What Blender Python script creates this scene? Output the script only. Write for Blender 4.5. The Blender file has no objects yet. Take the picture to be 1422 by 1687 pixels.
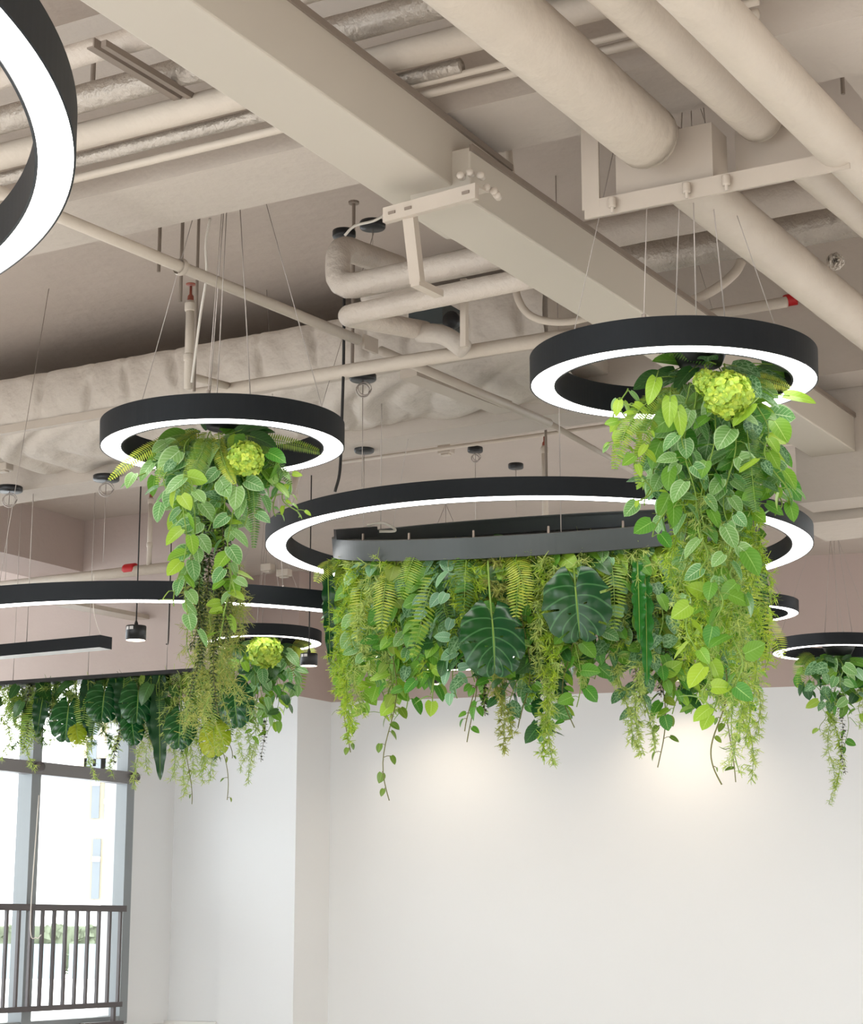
import bpy, math, random
import numpy as np
from mathutils import Vector, Matrix
random.seed(7); np.random.seed(7)
R = math.radians
S = bpy.context.scene
COL = S.collection

# ------------------------------------------------------------------ camera, world, lights
FPX, HOR, CX, CY = 3150.0, 1530.0, 711.0, 843.5
PITCH = math.atan((HOR - CY) / FPX)
EYE = np.array([0, 0, 1.5])
cd = bpy.data.cameras.new('camera'); cam = bpy.data.objects.new('camera', cd); COL.objects.link(cam)
cam.location = EYE; cam.rotation_euler = (R(90) + PITCH, 0, 0)
cd.sensor_fit = 'HORIZONTAL'; cd.sensor_width = 36; cd.lens = FPX / 1422 * 36
cd.clip_end = 300
S.camera = cam
S.view_settings.view_transform = 'Standard'; S.view_settings.look = 'None'
S.view_settings.exposure = 0.0; S.view_settings.gamma = 1
S.cycles.max_bounces = 7; S.cycles.diffuse_bounces = 5; S.cycles.glossy_bounces = 3
S.cycles.transmission_bounces = 4; S.cycles.transparent_max_bounces = 6
S.cycles.sample_clamp_indirect = 6.0
S.cycles.caustics_reflective = False; S.cycles.caustics_refractive = False

w = bpy.data.worlds.new('sky'); S.world = w; w.use_nodes = True
bg = w.node_tree.nodes['Background']
bg.inputs[0].default_value = (0.88, 0.95, 1.0, 1); bg.inputs[1].default_value = 6.2

def area(name, loc, rot, sx, sy, power, col, spread=180):
    l = bpy.data.lights.new(name, 'AREA'); l.shape = 'RECTANGLE'; l.size = sx; l.size_y = sy
    l.energy = power; l.color = col; l.spread = R(spread)
    o = bpy.data.objects.new(name, l); COL.objects.link(o); o.location = loc; o.rotation_euler = rot
    return o
# unseen fill lights, added so bounce off the pale floor brightens the ceiling undersides
area('added_fill_behind', (0.5, -2.0, 3.1), (0, 0, 0), 7, 5, 820, (1, 0.99, 0.97))
area('added_fill_right', (6.5, 7.0, 3.1), (0, 0, 0), 3, 7, 540, (1, 0.99, 0.97))
area('added_fill_left', (-5.5, 5.0, 3.0), (0, 0, 0), 3, 6, 450, (.98, 0.99, 1))

STRIP = 7.0     # radiance of the lamp strips

# ------------------------------------------------------------------ geometry of view and room
def ray(x, y):
    dx = (x - CX) / FPX; dz = -(y - CY) / FPX
    return np.array([dx, math.cos(PITCH) - dz * math.sin(PITCH), math.sin(PITCH) + dz * math.cos(PITCH)])
def WY(x, y, Y):
    d = ray(x, y); return EYE + d * (Y / d[1])
def WZ(x, y, z):
    d = ray(x, y); return EYE + d * ((z - 1.5) / d[2])
AZ = R(29.5)
U = np.array([math.sin(AZ), math.cos(AZ), 0]); V = np.array([math.cos(AZ), -math.sin(AZ), 0]); Z = np.array([0, 0, 1.])
def uv(p): return float(p @ U), float(p @ V)
def pt(u, v, z): return U * u + V * v + Z * z
def WU(x, y, u):
    d = ray(x, y); return EYE + d * (u / (d @ U))
def WV(x, y, v):
    d = ray(x, y); return EYE + d * (v / (d @ V))
def projx(p):
    d = np.array(p) - EYE
    return CX + FPX * d[0] / (d[1] * math.cos(PITCH) + d[2] * math.sin(PITCH))
def nrm(a):
    a = np.array(a, float); n = np.linalg.norm(a); return a / n if n > 1e-9 else np.array([0, 0, 1.])

# ------------------------------------------------------------------ materials
def mat(name, col, rough=0.6, metal=0.0, var=0.0, vscale=3.0, bump=0.0, bscale=30.0, spec=0.5, emit=None, estr=0, bdet=3):
    m = bpy.data.materials.new(name); m.use_nodes = True
    nt = m.node_tree; b = nt.nodes['Principled BSDF']
    b.inputs['Roughness'].default_value = rough; b.inputs['Metallic'].default_value = metal
    b.inputs['Specular IOR Level'].default_value = spec
    c = (*[((v / 255) / 12.92 if v / 255 <= .04045 else ((v / 255 + .055) / 1.055) ** 2.4) for v in col], 1)
    b.inputs['Base Color'].default_value = c
    tc = nt.nodes.new('ShaderNodeTexCoord')
    if var > 0:
        n = nt.nodes.new('ShaderNodeTexNoise'); n.inputs['Scale'].default_value = vscale; n.inputs['Detail'].default_value = 5
        nt.links.new(tc.outputs['Object'], n.inputs['Vector'])
        mr = nt.nodes.new('ShaderNodeMapRange'); mr.inputs[1].default_value = .3; mr.inputs[2].default_value = .7
        mr.inputs[3].default_value = 1 - var; mr.inputs[4].default_value = 1 + var * .5
        nt.links.new(n.outputs[0], mr.inputs[0])
        h = nt.nodes.new('ShaderNodeHueSaturation'); h.inputs['Color'].default_value = c
        nt.links.new(mr.outputs[0], h.inputs['Value']); nt.links.new(h.outputs[0], b.inputs['Base Color'])
    if bump > 0:
        n2 = nt.nodes.new('ShaderNodeTexNoise'); n2.inputs['Scale'].default_value = bscale; n2.inputs['Detail'].default_value = bdet
        nt.links.new(tc.outputs['Object'], n2.inputs['Vector'])
        bp = nt.nodes.new('ShaderNodeBump'); bp.inputs['Strength'].default_value = bump; bp.inputs['Distance'].default_value = .02
        nt.links.new(n2.outputs[0], bp.inputs['Height']); nt.links.new(bp.outputs[0], b.inputs['Normal'])
    if emit:
        b.inputs['Emission Color'].default_value = (*emit, 1); b.inputs['Emission Strength'].default_value = estr
    return m

def srgb(c): return tuple(((v / 255) / 12.92 if v / 255 <= .04045 else ((v / 255 + .055) / 1.055) ** 2.4) for v in c)

M = {}
M['slab'] = mat('painted_concrete', (179, 166, 155), .85, var=.08, vscale=1.2, bump=.25, bscale=14)
M['beam'] = mat('painted_concrete_beam', (184, 173, 162), .85, var=.06, vscale=2, bump=.2, bscale=20)
M['duct'] = mat('painted_sheet_metal', (186, 177, 164), .5, var=.03, vscale=.8)
M['pipe'] = mat('painted_pipe_wrap', (190, 178, 164), .6, var=.05, vscale=5, bump=.35, bscale=16)
M['wrap'] = mat('crinkled_wrap', (188, 176, 164), .5, var=.06, vscale=9, bump=.45, bscale=30, bdet=4)
M['foil'] = mat('foil_wrap', (172, 162, 151), .35, metal=.35, var=.1, vscale=14, bump=.6, bscale=45, bdet=4)
M['quilt'] = mat('insulation_cloth', (192, 182, 171), .75, var=.05, vscale=3, bump=.8, bscale=12)
M['steel'] = mat('painted_steel', (183, 171, 158), .5, var=.06, vscale=6)
M['rod'] = mat('threaded_rod', (134, 121, 110), .5, metal=.2)
M['wallpink'] = mat('pinkish_paint', (180, 164, 156), .85, var=.05, vscale=1.5, bump=.08, bscale=30)
M['black'] = mat('black_lamp_housing', (22, 26, 30), .55, var=.06, vscale=20, spec=.25)
M['dkgrey'] = mat('dark_grey_steel', (54, 60, 60), .4)
M['blackp'] = mat('black_plastic', (22, 22, 24), .4)
M['cord'] = mat('black_cord', (30, 28, 28), .6)
M['wire'] = mat('thin_steel_wire', (175, 165, 158), .4, metal=.5)
M['wirew'] = mat('white_cord', (225, 218, 208), .5)
M['red'] = mat('red_paint', (178, 20, 24), .5)
M['brass'] = mat('sprinkler_metal', (150, 84, 70), .4, metal=.5)
M['frame'] = mat('grey_aluminium', (142, 148, 150), .45)
M['frame_dk'] = mat('darker_grey_aluminium', (130, 128, 128), .5)  # transom grey, slightly darker than the frame
M['rail'] = mat('grey_brown_railing', (92, 86, 86), .5)
M['white'] = mat('white_wall_paint', (232, 231, 228), .8, var=.02, vscale=.6)
M['floor'] = mat('pale_floor', (206, 205, 203), .5, var=.05, vscale=2)
M['strip'] = mat('white_diffuser', (255, 255, 255), .5, emit=(1.0, .955, .93), estr=STRIP)
M['strip_off'] = mat('pale_diffuser', (236, 238, 240), .4)
M['warm'] = mat('warm_lens', (255, 250, 240), .5, emit=(1, .86, .68), estr=4)
M['label'] = mat('white_sticker', (225, 222, 220), .5)
M['bldg'] = mat('pale_facade', (250, 246, 238), .8, var=.03, vscale=.2)
M['bframe'] = mat('sand_window_reveal', (150, 138, 116), .8)
M['bglass'] = mat('grey_facade_glass', (98, 103, 106), .3)
M['blueg'] = mat('pale_blue_glass', (126, 142, 144), .3)
M['hedge'] = mat('hedge_green', (126, 134, 108), .8, var=.3, vscale=3)
M['stemg'] = mat('green_stem', (120, 150, 60), .6)
M['stemb'] = mat('brown_stem', (104, 104, 52), .7)

# two-tone wall: white emulsion up to a paint line, pinkish ceiling paint above
PAINT = 3.45
def two_tone():
    m = bpy.data.materials.new('two_tone_wall_paint'); m.use_nodes = True
    nt = m.node_tree; b = nt.nodes['Principled BSDF']; b.inputs['Roughness'].default_value = .85
    g = nt.nodes.new('ShaderNodeNewGeometry'); sx = nt.nodes.new('ShaderNodeSeparateXYZ')
    gt = nt.nodes.new('ShaderNodeMath'); gt.operation = 'GREATER_THAN'; gt.inputs[1].default_value = PAINT
    mx = nt.nodes.new('ShaderNodeMix'); mx.data_type = 'RGBA'
    mx.inputs[6].default_value = (*srgb((232, 233, 233)), 1); mx.inputs[7].default_value = (*srgb((184, 166, 158)), 1)
    nt.links.new(g.outputs['Position'], sx.inputs[0]); nt.links.new(sx.outputs[2], gt.inputs[0])
    nt.links.new(gt.outputs[0], mx.inputs[0]); nt.links.new(mx.outputs[2], b.inputs['Base Color'])
    return m
M['twotone'] = two_tone()

def leafmat(name, base, vein, edge=None, rough=.4, net=0.0, nside=7, transl=.3, var=.25, veinw=.5):
    """leaf colour from the leaf's own map: midrib, side veins, optional pale net and rim"""
    m = bpy.data.materials.new(name); m.use_nodes = True
    nt = m.node_tree; b = nt.nodes['Principled BSDF']; out = nt.nodes['Material Output']
    b.inputs['Roughness'].default_value = rough
    N = nt.nodes.new; L = nt.links.new
    def math_(op, a, bb=None, c=None):
        n = N('ShaderNodeMath'); n.operation = op
        for i, v in enumerate((a, bb, c)):
            if v is None: continue
            if isinstance(v, (int, float)): n.inputs[i].default_value = v
            else: L(v, n.inputs[i])
        return n.outputs[0]
    uvn = N('ShaderNodeUVMap'); uvn.uv_map = 'UVMap'; sp = N('ShaderNodeSeparateXYZ'); L(uvn.outputs[0], sp.inputs[0])
    ax = math_('ABSOLUTE', math_('SUBTRACT', sp.outputs[0], .5))            # 0 at midrib, .5 rim
    mid = math_('LESS_THAN', ax, .022)
    ph = math_('FRACT', math_('MULTIPLY', math_('SUBTRACT', sp.outputs[1], math_('MULTIPLY', ax, .55)), nside))
    side = math_('LESS_THAN', ph, .10 + .06 * veinw)
    v = math_('MAXIMUM', mid, math_('MULTIPLY', side, veinw))
    if net > 0:
        vo = N('ShaderNodeTexVoronoi'); vo.feature = 'DISTANCE_TO_EDGE'; vo.inputs['Scale'].default_value = 5.5
        L(uvn.outputs[0], vo.inputs['Vector'])
        v = math_('MAXIMUM', v, math_('MULTIPLY', math_('LESS_THAN', vo.outputs['Distance'], .07), net))
    if edge:
        v = math_('MAXIMUM', v, math_('MULTIPLY', math_('GREATER_THAN', ax, .43), edge))
    geo = N('ShaderNodeNewGeometry')
    hs = N('ShaderNodeHueSaturation'); hs.inputs['Color'].default_value = (*srgb(base), 1)
    L(math_('MULTIPLY_ADD', geo.outputs['Random Per Island'], var * 1.6, 1 - var), hs.inputs['Value'])
    L(math_('MULTIPLY_ADD', geo.outputs['Random Per Island'], -.05, .52), hs.inputs['Hue'])
    mx = N('ShaderNodeMix'); mx.data_type = 'RGBA'; L(v, mx.inputs[0]); L(hs.outputs[0], mx.inputs[6])
    mx.inputs[7].default_value = (*srgb(vein), 1)
    L(mx.outputs[2], b.inputs['Base Color'])
    tr = N('ShaderNodeBsdfTranslucent'); L(mx.outputs[2], tr.inputs[0])
    ms = N('ShaderNodeMixShader'); ms.inputs[0].default_value = transl
    L(b.outputs[0], ms.inputs[1]); L(tr.outputs[0], ms.inputs[2]); L(ms.outputs[0], out.inputs[0])
    return m
LM = {
 'pale': leafmat('silver_veined_leaf', (112, 164, 90), (188, 214, 164), edge=.6, net=.0, veinw=.6),
 'net': leafmat('net_veined_leaf', (58, 112, 58), (150, 188, 140), net=.6, veinw=.5, rough=.45),
 'lime': leafmat('lime_leaf', (140, 184, 54), (180, 208, 112), veinw=.35),
 'mid': leafmat('fresh_green_leaf', (88, 150, 44), (146, 188, 96), veinw=.35),
 'dark': leafmat('dark_green_leaf', (44, 92, 40), (88, 136, 74), veinw=.4, rough=.3, transl=.2),
 'monstera': leafmat('monstera_leaf', (16, 70, 36), (86, 140, 84), veinw=.55, rough=.25, nside=6, transl=.12, var=.1),
 'monlime': leafmat('yellow_green_monstera_leaf', (132, 160, 30), (180, 200, 90), veinw=.5, rough=.3, nside=6, var=.1),
 'silver': leafmat('blue_green_leaf', (120, 168, 128), (190, 216, 186), edge=.4, veinw=.4),
 'fern': leafmat('fern_leaf', (132, 164, 56), (170, 196, 100), veinw=0, var=.15),
 'fernd': leafmat('dark_fern_leaf', (74, 116, 42), (110, 150, 70), veinw=0, var=.2),
 'ferny': leafmat('yellow_fern_leaf', (168, 186, 66), (200, 210, 110), veinw=0, var=.15),
 'asp': leafmat('lime_needles', (164, 196, 62), (190, 214, 100), veinw=0, var=.3, transl=.35),
 'aspp': leafmat('pale_needles', (178, 200, 110), (200, 214, 140), veinw=0, var=.25, transl=.35),
 'aspo': leafmat('olive_needles', (158, 168, 84), (180, 186, 110), veinw=0, var=.25, transl=.3),
 'pearl': leafmat('tiny_dark_leaves', (52, 78, 34), (80, 104, 50), veinw=0, var=.4, transl=.15),
 'pearlb': leafmat('blackish_green_leaves', (30, 44, 26), (50, 64, 40), veinw=0, var=.3, transl=.1),
 'bloom': leafmat('lime_petals', (186, 214, 84), (206, 226, 120), veinw=0, var=.2, transl=.35),
 'ivy': leafmat('olive_green_leaf', (110, 140, 44), (150, 174, 84), veinw=.3),
 'strap': leafmat('glossy_strap_leaf', (30, 112, 40), (110, 180, 70), veinw=.2, rough=.25, nside=12, var=.1),
 'strapd': leafmat('dark_strap_leaf', (14, 62, 30), (50, 100, 54), veinw=.2, rough=.3, nside=12, var=.1, transl=.1),
}

# ------------------------------------------------------------------ mesh builder
class MB:
    def __init__(s): s.v = []; s.f = []; s.uv = []; s.n = 0
    def add(s, verts, faces, uvs=None):
        verts = np.asarray(verts, float)
        s.v.append(verts); 
        for f in faces: s.f.append(tuple(i + s.n for i in f))
        s.uv.append(np.asarray(uvs, float) if uvs is not None else np.zeros((len(verts), 2)))
        s.n += len(verts)
    def build(s, name, m, parent=None, smooth=True, origin=None):
        o0 = np.array(origin if origin is not None else (0, 0, 0), float)
        vs = np.concatenate(s.v) if s.v else np.zeros((0, 3))
        if parent is not None: o0 = np.array(parent['_org'])
        elif origin is None and len(vs): o0 = (vs.min(0) + vs.max(0)) / 2
        me = bpy.data.meshes.new(name); me.from_pydata((vs - o0).tolist(), [], s.f)
        ua = np.concatenate(s.uv)
        ul = me.uv_layers.new(name='UVMap'); li = np.empty(len(me.loops), int); me.loops.foreach_get('vertex_index', li)
        ul.data.foreach_set('uv', ua[li].astype(np.float32).ravel())
        me.materials.append(m)
        if smooth: me.polygons.foreach_set('use_smooth', [True] * len(me.polygons))
        me.update()
        o = bpy.data.objects.new(name, me); COL.objects.link(o); o['_org'] = [float(q) for q in o0]
        if parent is not None: o.parent = parent
        else: o.location = o0
        return o
def empty(name, loc):
    o = bpy.data.objects.new(name, None); COL.objects.link(o); o.location = loc; o.empty_display_size = .05
    o['_org'] = [float(a) for a in loc]
    return o
def tag(o, label=None, cat=None, group=None, kind=None):
    if label: o['label'] = label
    if cat: o['category'] = cat
    if group: o['group'] = group
    if kind: o['kind'] = kind
    return o
def box(mb, c, ex, ey, ez):
    """box about c with half-extent vectors"""
    c, ex, ey, ez = [np.array(a, float) for a in (c, ex, ey, ez)]
    vs = [c + a * ex + b * ey + d * ez for a in (-1, 1) for b in (-1, 1) for d in (-1, 1)]
    fs = [(0, 1, 3, 2), (4, 6, 7, 5), (0, 4, 5, 1), (2, 3, 7, 6), (0, 2, 6, 4), (1, 5, 7, 3)]
    if np.dot(np.cross(ex, ey), ez) < 0: fs = [f[::-1] for f in fs]
    mb.add(vs, fs)
def ubox(mb, u0, u1, v0, v1, z0, z1):
    box(mb, pt((u0 + u1) / 2, (v0 + v1) / 2, (z0 + z1) / 2), U * (u1 - u0) / 2, V * (v1 - v0) / 2, Z * (z1 - z0) / 2)
def bar(mb, p, q, w_, h_, up=Z, drop=0):
    p, q = np.array(p, float), np.array(q, float); d = nrm(q - p); sd = nrm(np.cross(d, up)); u_ = nrm(np.cross(sd, d))
    box(mb, (p + q) / 2 + u_ * drop, (q - p) / 2, sd * w_ / 2, u_ * h_ / 2)
def tube(mb, path, r, n=12, wob=0.0, caps=True, seg=None, rfun=None):
    P = np.array(path, float)
    if seg:
        d = np.r_[0, np.cumsum(np.linalg.norm(np.diff(P, axis=0), axis=1))]
        t = np.linspace(0, d[-1], max(2, int(d[-1] / seg) + 1)); P = np.stack([np.interp(t, d, P[:, i]) for i in range(3)], 1)
    k = len(P); T = np.gradient(P, axis=0); T /= np.linalg.norm(T, axis=1)[:, None] + 1e-12
    a0 = np.array([0, 0, 1.]) if abs(T[0][2]) < .9 else np.array([1., 0, 0])
    A = nrm(np.cross(T[0], a0)); vs = []
    ph = np.random.rand(4) * 6.28
    ang = np.linspace(0, 2 * np.pi, n, endpoint=False)
    for i in range(k):
        A = nrm(A - T[i] * (A @ T[i])); B = np.cross(T[i], A)
        rr = (r if rfun is None else r * rfun(i / (k - 1)))
        rad = np.full(n, rr)
        if wob: rad = rad * (1 + .6 * wob * (np.sin(i * .9 + ph[0] + 2 * np.sin(ang)) * .5 + np.random.randn(n) * .35 + .5 * np.sin(3 * ang + ph[1] + i * .23)))
        vs.append(P[i] + np.cos(ang)[:, None] * A * rad[:, None] + np.sin(ang)[:, None] * B * rad[:, None])
    vs = np.concatenate(vs); fs = []; uvs = []
    for i in range(k - 1):
        for j in range(n):
            j2 = (j + 1) % n; fs.append((i * n + j, i * n + j2, (i + 1) * n + j2, (i + 1) * n + j))
    if caps:
        fs.append(tuple(range(n))[::-1]); fs.append(tuple((k - 1) * n + j for j in range(n)))
    uvs = np.zeros((len(vs), 2)); uvs[:, 1] = np.repeat(np.linspace(0, 1, k), n)
    mb.add(vs, fs, uvs)
def arc(pts, n=8):
    """Catmull-Rom through points"""
    P = [np.array(p, float) for p in pts]; P = [2 * P[0] - P[1]] + P + [2 * P[-1] - P[-2]]; out = []
    for i in range(1, len(P) - 2):
        for k in range(n):
            t = k / n
            out.append(.5 * ((2 * P[i]) + (-P[i - 1] + P[i + 1]) * t + (2 * P[i - 1] - 5 * P[i] + 4 * P[i + 1] - P[i + 2]) * t * t + (-P[i - 1] + 3 * P[i] - 3 * P[i + 1] + P[i + 2]) * t ** 3))
    out.append(P[-2]); return out
def rounded_path(pts, rad, n=6):
    P = [np.array(p, float) for p in pts]; out = [P[0]]
    for i in range(1, len(P) - 1):
        a = P[i] + nrm(P[i - 1] - P[i]) * rad; b = P[i] + nrm(P[i + 1] - P[i]) * rad
        for k in range(n + 1):
            t = k / n; out.append((1 - t) ** 2 * a + 2 * t * (1 - t) * P[i] + t * t * b)
    out.append(P[-1]); return out
def lathe(mb, c, prof, n=24, axis=Z):
    c = np.array(c, float); ax = nrm(axis); a = nrm(np.cross(ax, [0.3, 1, .1])); b = np.cross(ax, a)
    vs = []; k = len(prof)
    for i in range(n):
        t = 2 * math.pi * i / n; d = math.cos(t) * a + math.sin(t) * b
        for r_, z_ in prof: vs.append(c + d * r_ + ax * z_)
    fs = []
    for i in range(n):
        i2 = (i + 1) % n
        for j in range(k - 1): fs.append((i * k + j, i2 * k + j, i2 * k + j + 1, i * k + j + 1))
    mb.add(vs, fs)
def disc(mb, c, r_, h_, n=24, axis=Z):
    lathe(mb, c, [(0.0005, -h_ / 2), (r_ * .94, -h_ / 2), (r_, -h_ / 2 + h_ * .15), (r_, h_ / 2 - h_ * .1), (r_ * .96, h_ / 2), (.0005, h_ / 2)], n, axis)

def single(name, mb, m, label, cat, group=None, kind=None, smooth=False, origin=None):
    return tag(mb.build(name, m, None, smooth, origin), label, cat, group, kind)
def struct(name, mb, m, smooth=False): return tag(mb.build(name, m, None, smooth), kind='structure')
# ------------------------------------------------------------------ room shell
ZS = 4.5          # slab underside
ZB = 3.85         # beam underside
cu, cv = uv(WZ(140, 858, ZS))            # corner of the far bay
wv = uv(WY(0, 1400, 14.9))[1]            # window wall plane (v)
colu = uv(WV(285, 1400, wv))[0]          # column front plane (u)
cv2 = uv(WU(490, 1400, colu))[1]         # its outer corner
pl = WV(545, 1157, cv2); Yl = pl[1]
bl = WY(545, 1157, 16.6); br = WY(1422, 1127, 15.35)
PAINT = float((bl[2] + br[2]) / 2)
for n in M['twotone'].node_tree.nodes:
    if n.type == 'MATH': n.inputs[1].default_value = PAINT
mb = MB(); box(mb, (1, 6, -.1), (11, 0, 0), (0, 13, 0), (0, 0, .1)); struct('floor', mb, M['floor'])
mb = MB(); ubox(mb, -6, cu + 6, -15, 12, ZS, ZS + .25); struct('ceiling', mb, M['slab'])
# back wall (slightly out of square with the bay)
a = np.array([bl[0], bl[1], 0]); b_ = np.array([br[0], br[1], 0]); d = nrm(b_ - a); nn = nrm(np.cross(Z, d))
if nn[1] < 0: nn = -nn
mb = MB(); box(mb, (a + d * 3.2 + nn * .1) + Z * 2.25, d * 3.9, nn * .1, Z * 2.25); struct('wall_back', mb, M['twotone'])
mb = MB(); box(mb, (11.0, 6, 2.25), (.1, 0, 0), (0, 14, 0), Z * 2.25); struct('wall_right', mb, M['white'])  # out of view; added to block sky light from the right
mb = MB(); box(mb, (1, -6.5, 2.25), (10.2, 0, 0), (0, .1, 0), Z * 2.25); struct('wall_front', mb, M['white'])  # unseen wall behind the camera, added to keep sky light out
mb = MB(); ubox(mb, -8, uv(WV(0, 1400, wv))[0] - 3.4, wv - .3, wv, 0, ZS); struct('wall_left_near', mb, M['white'])  # out of view; added so daylight enters only through the window
# left window wall: pier beyond the window, and column
w216 = uv(WV(216, 1400, wv))[0]; w0 = uv(WV(0, 1400, wv))[0]
mb = MB(); ubox(mb, w216, colu + .6, wv - .3, wv, 0, ZS); struct('wall_left', mb, M['twotone'])
cmid = uv(WU(364, 1400, colu - .03))[1]
mb = MB(); ubox(mb, colu, colu + .9, wv, cmid + .02, 0, ZS); struct('wall_pier', mb, M['twotone'])
mb = MB(); ubox(mb, colu - .03, colu + .9, cmid, cv2, 0, ZS); struct('wall_column', mb, M['twotone'])
# bulkhead over the window bay
zbk = float(WU(140, 1118, cu)[2])
mb = MB(); ubox(mb, cu, cu + .25, wv - .9, uv(WU(335, 1100, cu))[1], zbk, ZS); struct('wall_bulkhead', mb, M['wallpink'])
mb = MB(); ubox(mb, cu + .26, colu, wv - .02, wv + .0, 3.75, ZS); struct('wall_over_window', mb, M['wallpink'])
# A-direction beam that closes the far-left bay
zab = float(WU(140, 942, cu)[2])
mb = MB(); ubox(mb, 4.0, cu, cv - .5, cv, zab, ZS); struct('ceiling_beam', mb, M['wallpink'])
# low ledge under the window and along the pier
mb = MB(); ubox(mb, w0 - 3, colu, wv - .02, wv + .12, 0, .72); struct('trim_1', mb, M['white'])
mb = MB(); ubox(mb, colu - .06, colu - .001, wv, cmid, .0, .74); struct('trim_2', mb, M['white'])

# cross beams (B direction): near edge / far edge from the photograph
def beam(xn, yn, xf, yf, z, v0, v1, top=ZS, m='beam', name='ceiling_beam'):
    u0 = uv(WZ(xn, yn, z))[0]; u1 = uv(WZ(xf, yf, z))[0]
    mb = MB(); ubox(mb, u0, u1, v0, v1, z, top); struct(name, mb, M[m]); return u0, u1
B1 = beam(495, 243, 590, 303, ZB, -7, 9)
B2 = beam(600, 727, 600, 750, ZB + .0, cv, 9)
_q = WZ(1380, 748, 3.56); uB3 = uv(_q)[0]; vB3 = uv(WU(1312, 780, uB3))[1]; zB3 = float(WU(1400, 820, uB3)[2])
mb = MB(); ubox(mb, uB3, uB3 + .22, vB3, 9, zB3, ZS); struct('ceiling_beam', mb, M['beam'])
mb = MB(); ubox(mb, uB3 + .25, uB3 + .7, vB3 - .1, 9, zB3 - .04, zB3 + .12); struct('ceiling_beam', mb, M['beam'])
# rough lower shelf of concrete beside the first beam (left)
p = WZ(185, 312, ZB - .0); q = WZ(300, 360, ZB)
mb = MB(); u1_, v1_ = uv(WZ(300, 361, ZB)); ubox(mb, uv(WZ(590, 303, ZB))[0] - .02, u1_, -6, v1_, ZB + .02, ZS); struct('ceiling_beam', mb, M['slab'])
# vertical return seen top right
uA, vA = uv(WZ(1404, 100, 4.3)); mb = MB(); ubox(mb, uA - 3, uA + .6, vA, vA + 1.0, 4.2, ZS); struct('ceiling_beam', mb, M['beam'])
# far wall right of the back bay: tall grey soffit running to the right
# ------------------------------------------------------------------ window
def window():
    t = empty('window_1', pt(w0, wv - .1, .7)); tag(t, kind='structure')
    u_0, u_1 = w0 - 3.2, w216 + .0
    z0, z1 = .74, 3.7
    fr = MB()
    um = uv(WV(52, 1400, wv))[0]
    for uc, wd in ((um, .11), (um - 1.75, .11), (um - 3.2, .11)):
        ubox(fr, uc - wd / 2, uc + wd / 2, wv - .12, wv + .02, z0, z1)
    ubox(fr, u_1 - .10, u_1, wv - .10, wv + .015, z0, z1)
    ubox(fr, u_0, u_1, wv - .14, wv + .01, z0, z0 + .06)
    ubox(fr, u_0, u_1, wv - .14, wv + .01, z1 - .08, z1)
    fr.build('window_frame', M['frame'], t, False)
    tz = float(WV(110, 1270, wv)[2])
    tr = MB(); ubox(tr, u_0, u_1 - .03, wv - .08, wv + .04, tz - .055, tz + .045); tr.build('transom', M['frame_dk'], t, False)
    for ux in (um - .03, u_1 - .07):
        c = MB(); lathe(c, pt(ux, wv + .07, tz - .0), [(.0005, -.03), (.03, -.03), (.04, 0), (.04, .02), (.03, .035), (.0005, .035)], 16, V)
        c.build('window_hinge_cap', M['rail'], t)
    g = MB(); ubox(g, u_0, u_1, wv - .075, wv - .07, z0, z1)
    gm = bpy.data.materials.new('clear_pane'); gm.use_nodes = True; nt = gm.node_tree; nt.nodes.remove(nt.nodes['Principled BSDF'])
    tb = nt.nodes.new('ShaderNodeBsdfTransparent'); gl = nt.nodes.new('ShaderNodeBsdfGlossy'); gl.inputs['Roughness'].default_value = .02
    mx = nt.nodes.new('ShaderNodeMixShader'); mx.inputs[0].default_value = .05
    nt.links.new(tb.outputs[0], mx.inputs[1]); nt.links.new(gl.outputs[0], mx.inputs[2]); nt.links.new(mx.outputs[0], nt.nodes['Material Output'].inputs[0])
    g.build('pane', gm, t, False)
window()
def railing():
    vr = wv + .09
    pT = WV(205, 1497, vr); zt = float(pT[2]); ur = uv(pT)[0]; zb = float(WV(205, 1654, vr)[2])
    t = empty('guard_railing', pt(ur, vr, zb - .1)); tag(t, 'grey-brown metal guard railing with upright bars inside the tall window', 'railing')
    a = MB(); ubox(a, ur - 4.5, ur, vr - .025, vr + .025, zt - .025, zt + .025); a.build('top_rail', M['rail'], t, False)
    a = MB(); ubox(a, ur - 4.5, ur - .01, vr - .02, vr + .02, zb - .02, zb + .02); a.build('bottom_rail', M['rail'], t, False)
    # bars spaced as seen
    x = 205.0; k = 0
    u_ = ur - .05
    while u_ > ur - 2.6:
        a = MB(); ubox(a, u_ - .012, u_ + .012, vr - .012, vr + .012, zb, zt); a.build('baluster', M['rail'], t, False)
        u_ -= .137
    a = MB(); ubox(a, ur - .5, ur - .01, vr - .02, vr + .04, zb - .16, zb - .13); a.build('foot_bracket', M['rail'], t, False)
    for uu in (ur - .1, ur - 1.6, ur - 3.1):
        a = MB(); ubox(a, uu - .015, uu + .015, vr - .015, vr + .015, .72, zb); a.build('post', M['rail'], t, False)
railing()
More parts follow.
